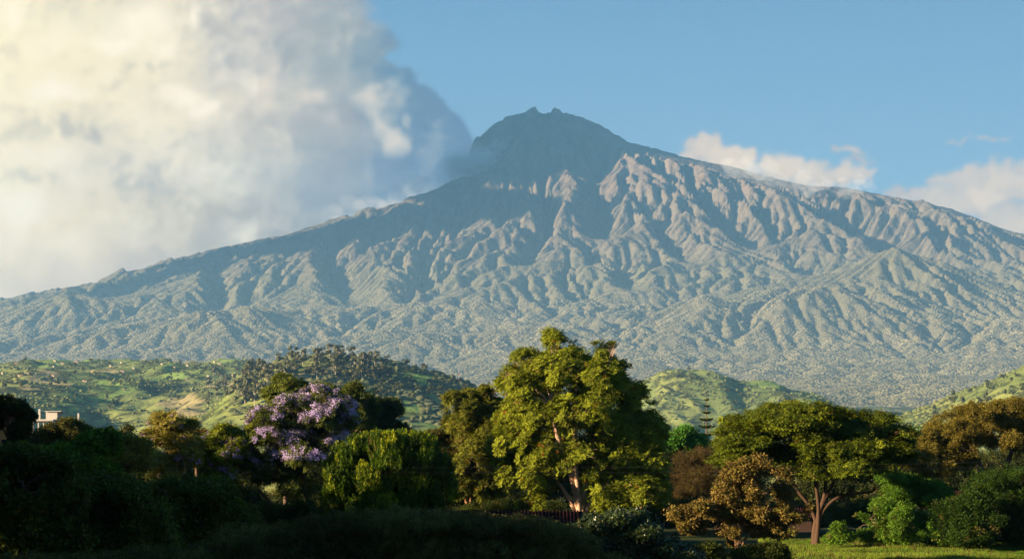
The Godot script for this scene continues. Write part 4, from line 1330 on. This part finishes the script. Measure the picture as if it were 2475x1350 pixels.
	for q in [[1690, 100.0], [1845, 104.0], [620, 168.0], [760, 176.0], [700, 150.0], [1010, 160.0], [1180, 172.0], [1300, 180.0], [1640, 170.0], [1760, 178.0], [1900, 172.0], [2060, 176.0]]:
		var px: float = q[0]
		tree("understory_shrub", "low dark shrub in shade " + {620: "behind the young jacaranda", 760: "behind the jacaranda's trunk", 700: "in front of the jacaranda", 1010: "under the weeping tree's right half", 1180: "left of the tallest tree's stems", 1300: "behind the long maroon roof", 1640: "right of the tallest tree", 1760: "behind the coppery tree", 1900: "left of the acacia's trunk", 2060: "right of the acacia's trunk", 1690: "left of the coppery tree's trunk", 1845: "right of the coppery tree's trunk"}[q[0]], {"d": q[1], "base": [px, 1290], "deep": 60.0, "n": 1400, "size": 0.5, "gap": -0.2,
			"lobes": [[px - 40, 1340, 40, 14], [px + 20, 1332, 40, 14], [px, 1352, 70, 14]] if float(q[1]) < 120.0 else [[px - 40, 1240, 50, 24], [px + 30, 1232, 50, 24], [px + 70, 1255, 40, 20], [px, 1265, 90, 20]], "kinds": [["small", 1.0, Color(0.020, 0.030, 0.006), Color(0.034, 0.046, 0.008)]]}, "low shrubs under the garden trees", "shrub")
	tree("glossy_shrub", "dark shrub with glossy leaves in the foreground below the tallest tree", {
		"d": 92.0, "base": [1490, 1395], "deep": 110.0, "n": 4800, "size": 0.37, "rise": 0.2, "limbs": 6, "gap": -0.15, "trunk": [[1490, 1395, 0.12], [1490, 1320, 0.08]], "leaf": leaf_shiny,
		"lobes": [[1500, 1250, 40, 16], [1560, 1245, 40, 20], [1440, 1265, 40, 20], [1500, 1280, 60, 24], [1570, 1280, 50, 26], [1400, 1295, 40, 22], [1450, 1310, 60, 26], [1530, 1320, 60, 28], [1600, 1320, 44, 30], [1380, 1330, 40, 30], [1450, 1350, 80, 24], [1570, 1355, 80, 24], [1660, 1345, 40, 24]],
		"kinds": [["broad", 1.0, Color(0.014, 0.024, 0.006), Color(0.026, 0.042, 0.010)]]}, "", "shrub")
	tree("hedge", "broad dark rounded hedge across the shaded foreground", {
		"d": 70.0, "base": [1000, 1480], "deep": 120.0, "n": 11200, "size": 0.29, "rise": 0.5, "gap": -0.5,
		"lobes": [[600, 1300, 90, 40], [700, 1290, 80, 30], [780, 1275, 80, 34], [860, 1262, 90, 34], [960, 1255, 90, 32], [1060, 1262, 90, 34], [1160, 1270, 90, 32], [1260, 1275, 90, 30], [1340, 1290, 80, 30], [1400, 1320, 60, 30], [640, 1340, 110, 40], [760, 1330, 110, 44], [900, 1320, 120, 50], [1040, 1320, 120, 50], [1180, 1325, 120, 46], [1310, 1335, 100, 40],
			[500, 1345, 110, 30], [360, 1350, 110, 26], [220, 1360, 110, 26], [80, 1360, 110, 26], [1450, 1360, 80, 20]],
		"kinds": [["small", 1.0, Color(0.056, 0.056, 0.020), Color(0.085, 0.082, 0.026)]]}, "", "hedge")
	thicket()
	buildings()
	grass()

func norfolk_pine(px: float, top: float, base: float, d: float, scale_: float, label: String) -> void:
	var foot := PX(px, base, d)
	foot.y = 0.0
	var h := PX(px, top, d).y
	var o := thing("norfolk_pine", label, "tree", foot)
	var r := RandomNumberGenerator.new()
	r.seed = int(px)
	var st := SurfaceTool.new()
	st.begin(Mesh.PRIMITIVE_TRIANGLES)
	tube(st, [Vector3.ZERO, Vector3(0, h * 0.6, 0), Vector3(0, h, 0)], [0.28, 0.16, 0.03], 6)
	put("trunk", st.commit(), bark_mat(Color(0.10, 0.075, 0.05)), o)
	var needle := mat(Color(0.030, 0.042, 0.012), 0.8, false)
	needle.cull_mode = BaseMaterial3D.CULL_DISABLED
	for t in 11:
		var f := t / 11.0
		var y := lerpf(h * 0.28, h * 0.985, 1.0 - pow(1.0 - f, 1.15))
		var reach := lerpf(2.3, 0.28, pow(f, 0.8)) * scale_ * r.randf_range(0.8, 1.15)
		st = SurfaceTool.new()
		st.begin(Mesh.PRIMITIVE_TRIANGLES)
		for i in 6:
			var a := TAU * i / 6.0 + t * 0.5 + r.randf_range(-0.2, 0.2)
			var out := Vector3(cos(a), 0, sin(a)) * reach * r.randf_range(0.8, 1.1)
			var tip := Vector3(0, y + reach * 0.16, 0) + out
			tube(st, [Vector3(0, y, 0), Vector3(0, y - 0.05, 0) + out * 0.55, tip], [0.06, 0.05, 0.02], 4)
			for k in 44:
				var p := Vector3(0, y, 0).lerp(tip, 0.12 + 0.88 * k / 43.0)
				var al := Vector3(r.randfn() * 0.5, r.randf_range(0.1, 0.6), r.randfn() * 0.5).normalized() * 0.5 * minf(1.0, reach * 0.7)
				leaf_quad(st, p, al, al.cross(Vector3(r.randfn(), r.randfn(), r.randfn())).normalized(), 0.09)
		st.generate_normals()
		put("branch_whorl", st.commit(), needle, o)

func thicket() -> void:
	# dark trees standing behind the garden, seen through its gaps
	var nth := ["first", "second", "third", "fourth", "fifth", "sixth", "seventh", "eighth", "ninth", "tenth", "eleventh", "twelfth", "thirteenth"]
	var count := 0
	for k in 13:
		var px := -60.0 + k * 205.0 + rng.randf_range(-40, 40)
		var top := 1078.0 + rng.randf_range(-12, 22)
		var d := 222.0 + rng.randf_range(-8, 26)
		tree("background_tree", nth[k] + " from the left in the row of dark trees behind the garden", {
			"d": d, "base": [px, 1240], "deep": 90.0, "n": 2080, "size": 0.88, "limbs": 5, "gap": -0.25, "trunk": [[px, 1240, 0.3], [px, 1140, 0.2]],
			"lobes": [[px, top + 20, 60, 22], [px - 60, top + 40, 70, 36], [px + 60, top + 42, 70, 36], [px, top + 80, 110, 50], [px - 70, top + 110, 80, 50], [px + 70, top + 110, 80, 50]],
			"kinds": [["small", 1.0, Color(0.022, 0.032, 0.010), Color(0.045, 0.055, 0.015)]]}, "row of dark trees behind the garden")
	# tall trees beyond the left edge, between the low sun and the garden
	for q in [[-22.0, -42.0, 10.5], [-27.0, -58.0, 12.0], [-31.0, -72.0, 13.5], [-35.5, -86.0, 14.5], [-40.0, -100.0, 14.6], [-44.0, -115.0, 16.6], [-49.0, -131.0, 17.2], [-54.0, -148.0, 15.0], [-60.0, -167.0, 13.5]]:
		var d: float = -q[1]
		var px: float = q[0] / d * F + 1237.5
		var u := F / d
		var gy: float = HORIZON + EYE * u
		var t: float = gy - q[2] * u
		var w := 7.0 * u
		count += 1
		tree("boundary_tree", nth[count - 1] + " nearest of the tall dense trees beyond the left edge", {
			"d": d, "base": [px, gy], "deep": w, "n": 4160, "size": 0.92, "limbs": 6, "gap": -0.6, "trunk": [[px, gy, 0.4], [px, gy - 5.0 * u, 0.3]],
			"lobes": [[px, t + 2.0 * u, w * 0.5, 2.2 * u], [px - w * 0.4, t + 3.2 * u, w * 0.6, 2.8 * u], [px + w * 0.4, t + 3.4 * u, w * 0.6, 2.8 * u], [px, t + 6.0 * u, w, 3.5 * u], [px - w * 0.5, t + 8.5 * u, w * 0.7, 3.0 * u], [px + w * 0.5, t + 8.5 * u, w * 0.7, 3.0 * u]],
			"kinds": [["broad", 1.0, Color(0.022, 0.034, 0.010), Color(0.045, 0.06, 0.015)]]}, "tall trees beyond the left edge")

func buildings() -> void:
	var white := mat(Color(0.42, 0.40, 0.37), 0.85, false)
	var grey := mat(Color(0.30, 0.30, 0.30), 0.85, false)
	var glass := mat(Color(0.03, 0.035, 0.04), 0.15, false)
	# white block at the left
	var d := 240.0
	var k := d / F
	var o := thing("white_building", "white flat roofed building with a roof terrace behind the trees at left", "building", PX(92, HORIZON, d) * Vector3(1, 0, 1))
	var y := PX(0, 1030, d).y
	var w := 66.0 * k
	put("wall", boxes([[Vector3(-w * 0.62, 0, -9), Vector3(w * 0.62, y - 1.6, 0)]]), grey, o)
	put("roof_slab", boxes([[Vector3(-w * 0.66, y + 0.75, -9), Vector3(w * 0.55, y + 1.0, 0.3)]]), white, o)
	put("parapet", boxes([[Vector3(-w * 0.62, y - 1.6, -0.2), Vector3(w * 0.62, y - 0.7, 0.05)]]), white, o)
	for i in 7: put("column", boxes([[Vector3(-w * 0.6 + i * w * 0.19, y - 0.7, -0.2), Vector3(-w * 0.6 + i * w * 0.19 + 0.16, y + 0.75, -0.02)]]), white, o)
	var t := put("stair_tower", boxes([[Vector3(0.7, y + 1.0, -4), Vector3(2.3, y + 2.1, -1.2)]]), white, o)
	put("roof_slab", boxes([[Vector3(0.6, y + 2.1, -4.2), Vector3(2.9, y + 2.2, -1.0)]]), white, t)
	put("chimney", boxes([[Vector3(-0.5, y + 1.0, -2), Vector3(-0.25, y + 2.5, -1.7)]]), white, o)
	put("chimney", boxes([[Vector3(5.0, y + 0.2, -2), Vector3(5.25, y + 1.9, -1.7)]]), white, o)
	for i in 5:
		var win := put("window", boxes([[Vector3(-w * 0.5 + i * w * 0.22, y - 4.0, -0.05), Vector3(-w * 0.5 + i * w * 0.22 + 0.9, y - 2.4, 0.03)]]), glass, o)
		put("frame", boxes([[Vector3(-w * 0.5 + i * w * 0.22 - 0.06, y - 4.08, -0.04), Vector3(-w * 0.5 + i * w * 0.22 + 0.96, y - 4.0, 0.06)]]), white, win)
	# sunlit house at the left edge
	o = thing("ochre_house", "ochre house wall lit orange behind the tall dark tree at the left edge", "house", PX(-14, HORIZON, 158.0) * Vector3(1, 0, 1), 0.35)
	put("wall", boxes([[Vector3(-3.2, 0, -5), Vector3(1.5, 10.4, 0)]]), mat(Color(0.66, 0.40, 0.17), 0.85, false), o)
	put("roof", gable(4.7, 5.0, 10.45, 1.0, 0.4), mat(Color(0.20, 0.06, 0.045), 0.8, false), o)
	for i in 3: put("window", boxes([[Vector3(-1.6 + i * 1.1, 7.4, -0.05), Vector3(-1.0 + i * 1.1, 8.6, 0.03)]]), glass, o)
	tiled_house(28, 1150, 1195, 98.0, 64.0, "house with a dark maroon tiled roof at the left edge")
	tiled_house(1200, 1236, 1264, 116.0, 420.0, "long low house whose dark maroon tiled roof shows behind the hedge")
	tiled_house(1862, 1228, 1252, 160.0, 220.0, "low house with a reddish roof behind the coppery leaved tree")
	tiled_house(2318, 1186, 1202, 215.0, 60.0, "pale house glimpsed between the shrubs at right")
	power_lines()

func tiled_house(px: float, ridge: float, eave: float, d: float, wide: float, label: String) -> void:
	var k := d / F
	var o := thing("tiled_house", label, "house", PX(px, HORIZON, d) * Vector3(1, 0, 1))
	var y1 := PX(0, ridge, d).y
	var y0 := PX(0, eave, d).y
	y0 = minf(y0, y1 - 0.8)
	var w := wide * k
	var run := (y1 - y0) * 1.5
	put("wall", boxes([[Vector3(-w * 0.5 + 0.3, 0, -run * 2.0 + 0.4), Vector3(w * 0.5 - 0.3, y0 - 0.02, -0.4)]]), mat(Color(0.05, 0.032, 0.025), 0.9, false), o)
	var slab := SurfaceTool.new()
	slab.begin(Mesh.PRIMITIVE_TRIANGLES)
	for p in [Vector3(-w / 2, y0, 0), Vector3(-w / 2, y1, -run), Vector3(w / 2, y0, 0), Vector3(w / 2, y0, 0), Vector3(-w / 2, y1, -run), Vector3(w / 2, y1, -run), Vector3(w / 2, y0, -run * 2), Vector3(w / 2, y1, -run), Vector3(-w / 2, y0, -run * 2), Vector3(-w / 2, y0, -run * 2), Vector3(w / 2, y1, -run), Vector3(-w / 2, y1, -run),
			Vector3(-w / 2, y0, 0), Vector3(-w / 2, y0, -run * 2), Vector3(-w / 2, y1, -run), Vector3(w / 2, y0, 0), Vector3(w / 2, y1, -run), Vector3(w / 2, y0, -run * 2)]: slab.add_vertex(p)
	slab.generate_normals()
	var clay := mat(Color(0.030, 0.011, 0.010), 0.9, false)
	var roof := put("roof", slab.commit(), clay, o)
	# the courses of tiles, a rounded row each, stepped up the slope
	var buf := PackedFloat32Array()
	var tile := SurfaceTool.new()
	tile.begin(Mesh.PRIMITIVE_TRIANGLES)
	tube(tile, [Vector3(0, 0, 0.02), Vector3(0, 0, -0.36)], [0.07, 0.06], 5)
	var slope := Basis(Vector3.RIGHT, atan2(y1 - y0, run))
	var rows := int(sqrt(run * run + (y1 - y0) * (y1 - y0)) / 0.34)
	for j in rows:
		var t := float(j) / rows
		for i in int(w / 0.24):
			push(buf, slope, Vector3(-w / 2 + 0.12 + i * 0.24, lerpf(y0, y1, t) + 0.04 + 0.01 * (i % 2), -run * t + 0.02), Color(0.024, 0.010, 0.009).lerp(Color(0.034, 0.013, 0.011), rng.randf()))
	scatter("roof_tiles", tile.commit(), mat(Color(1, 1, 1), 0.8), buf, true, roof)
	for i in maxi(1, int(w / 3.0)):
		var x := -w * 0.5 + 1.0 + i * 3.0
		put("window", boxes([[Vector3(x, 0.9, -0.45), Vector3(x + 1.0, minf(2.0, y0 - 0.3), -0.37)]]), mat(Color(0.03, 0.035, 0.04), 0.2, false), o)

func power_lines() -> void:
	for k in 2:
		var st := SurfaceTool.new()
		st.begin(Mesh.PRIMITIVE_TRIANGLES)
		var pts := []
		for i in 25:
			var t := i / 24.0
			pts.append(Vector3(lerpf(-60, 60, t), 6.6 - k * 0.35 - 1.2 * (1.0 - pow(t * 2.0 - 1.0, 2.0)) + 0.6, -118.0 - 8.0 * t))
		tube(st, pts, pts.map(func(_p): return 0.008), 4)
		tag(put("power_line", st.commit(), mat(Color(0.03, 0.03, 0.03), 0.6, false)), ["upper thin dark wire sagging across the garden", "lower thin dark wire sagging across the garden"][k], "wire", "power lines across the garden")

func grass() -> void:
	var st := SurfaceTool.new()
	st.begin(Mesh.PRIMITIVE_TRIANGLES)
	var r := RandomNumberGenerator.new()
	r.seed = 5
	for k in 9:
		var a := r.randf() * TAU
		var p := Vector3(cos(a), 0, sin(a)) * r.randf_range(0.0, 0.22)
		var al := Vector3(r.randfn() * 0.25, 1.0, r.randfn() * 0.25) * r.randf_range(0.25, 0.5)
		leaf_quad(st, p, al, al.cross(Vector3(r.randfn(), 0.1, r.randfn())).normalized(), 0.022)
	st.generate_normals()
	var blade := st.commit()
	var buf := PackedFloat32Array()
	for k in 42000:
		var z := -lerpf(96.0, 146.0, rng.randf())
		var px := rng.randf_range(1840.0, 2560.0)
		var x := (px - 1237.5) / F * -z
		var n := n3.get_noise_2d(x * 14.0, z * 14.0)
		var s := rng.randf_range(0.5, 1.2) * (0.85 + n)
		var c := Color(0.045, 0.10, 0.008).lerp(Color(0.12, 0.17, 0.018), clampf(0.5 + n * 1.4 + rng.randf_range(-0.3, 0.3), 0, 1))
		if rng.randf() < 0.22: c = Color(0.13, 0.085, 0.035).lerp(Color(0.05, 0.05, 0.015), rng.randf())
		push(buf, Basis(Vector3.UP, rng.randf() * TAU).scaled(Vector3(1.2, s, 1.2)), Vector3(x, -0.32, z), c)
	tag(scatter("grass", blade, leaf_mat(0.6, Color(0.3, 0.36, 0.06)), buf, true), "sunlit rough grass in front of the shrubs at lower right")
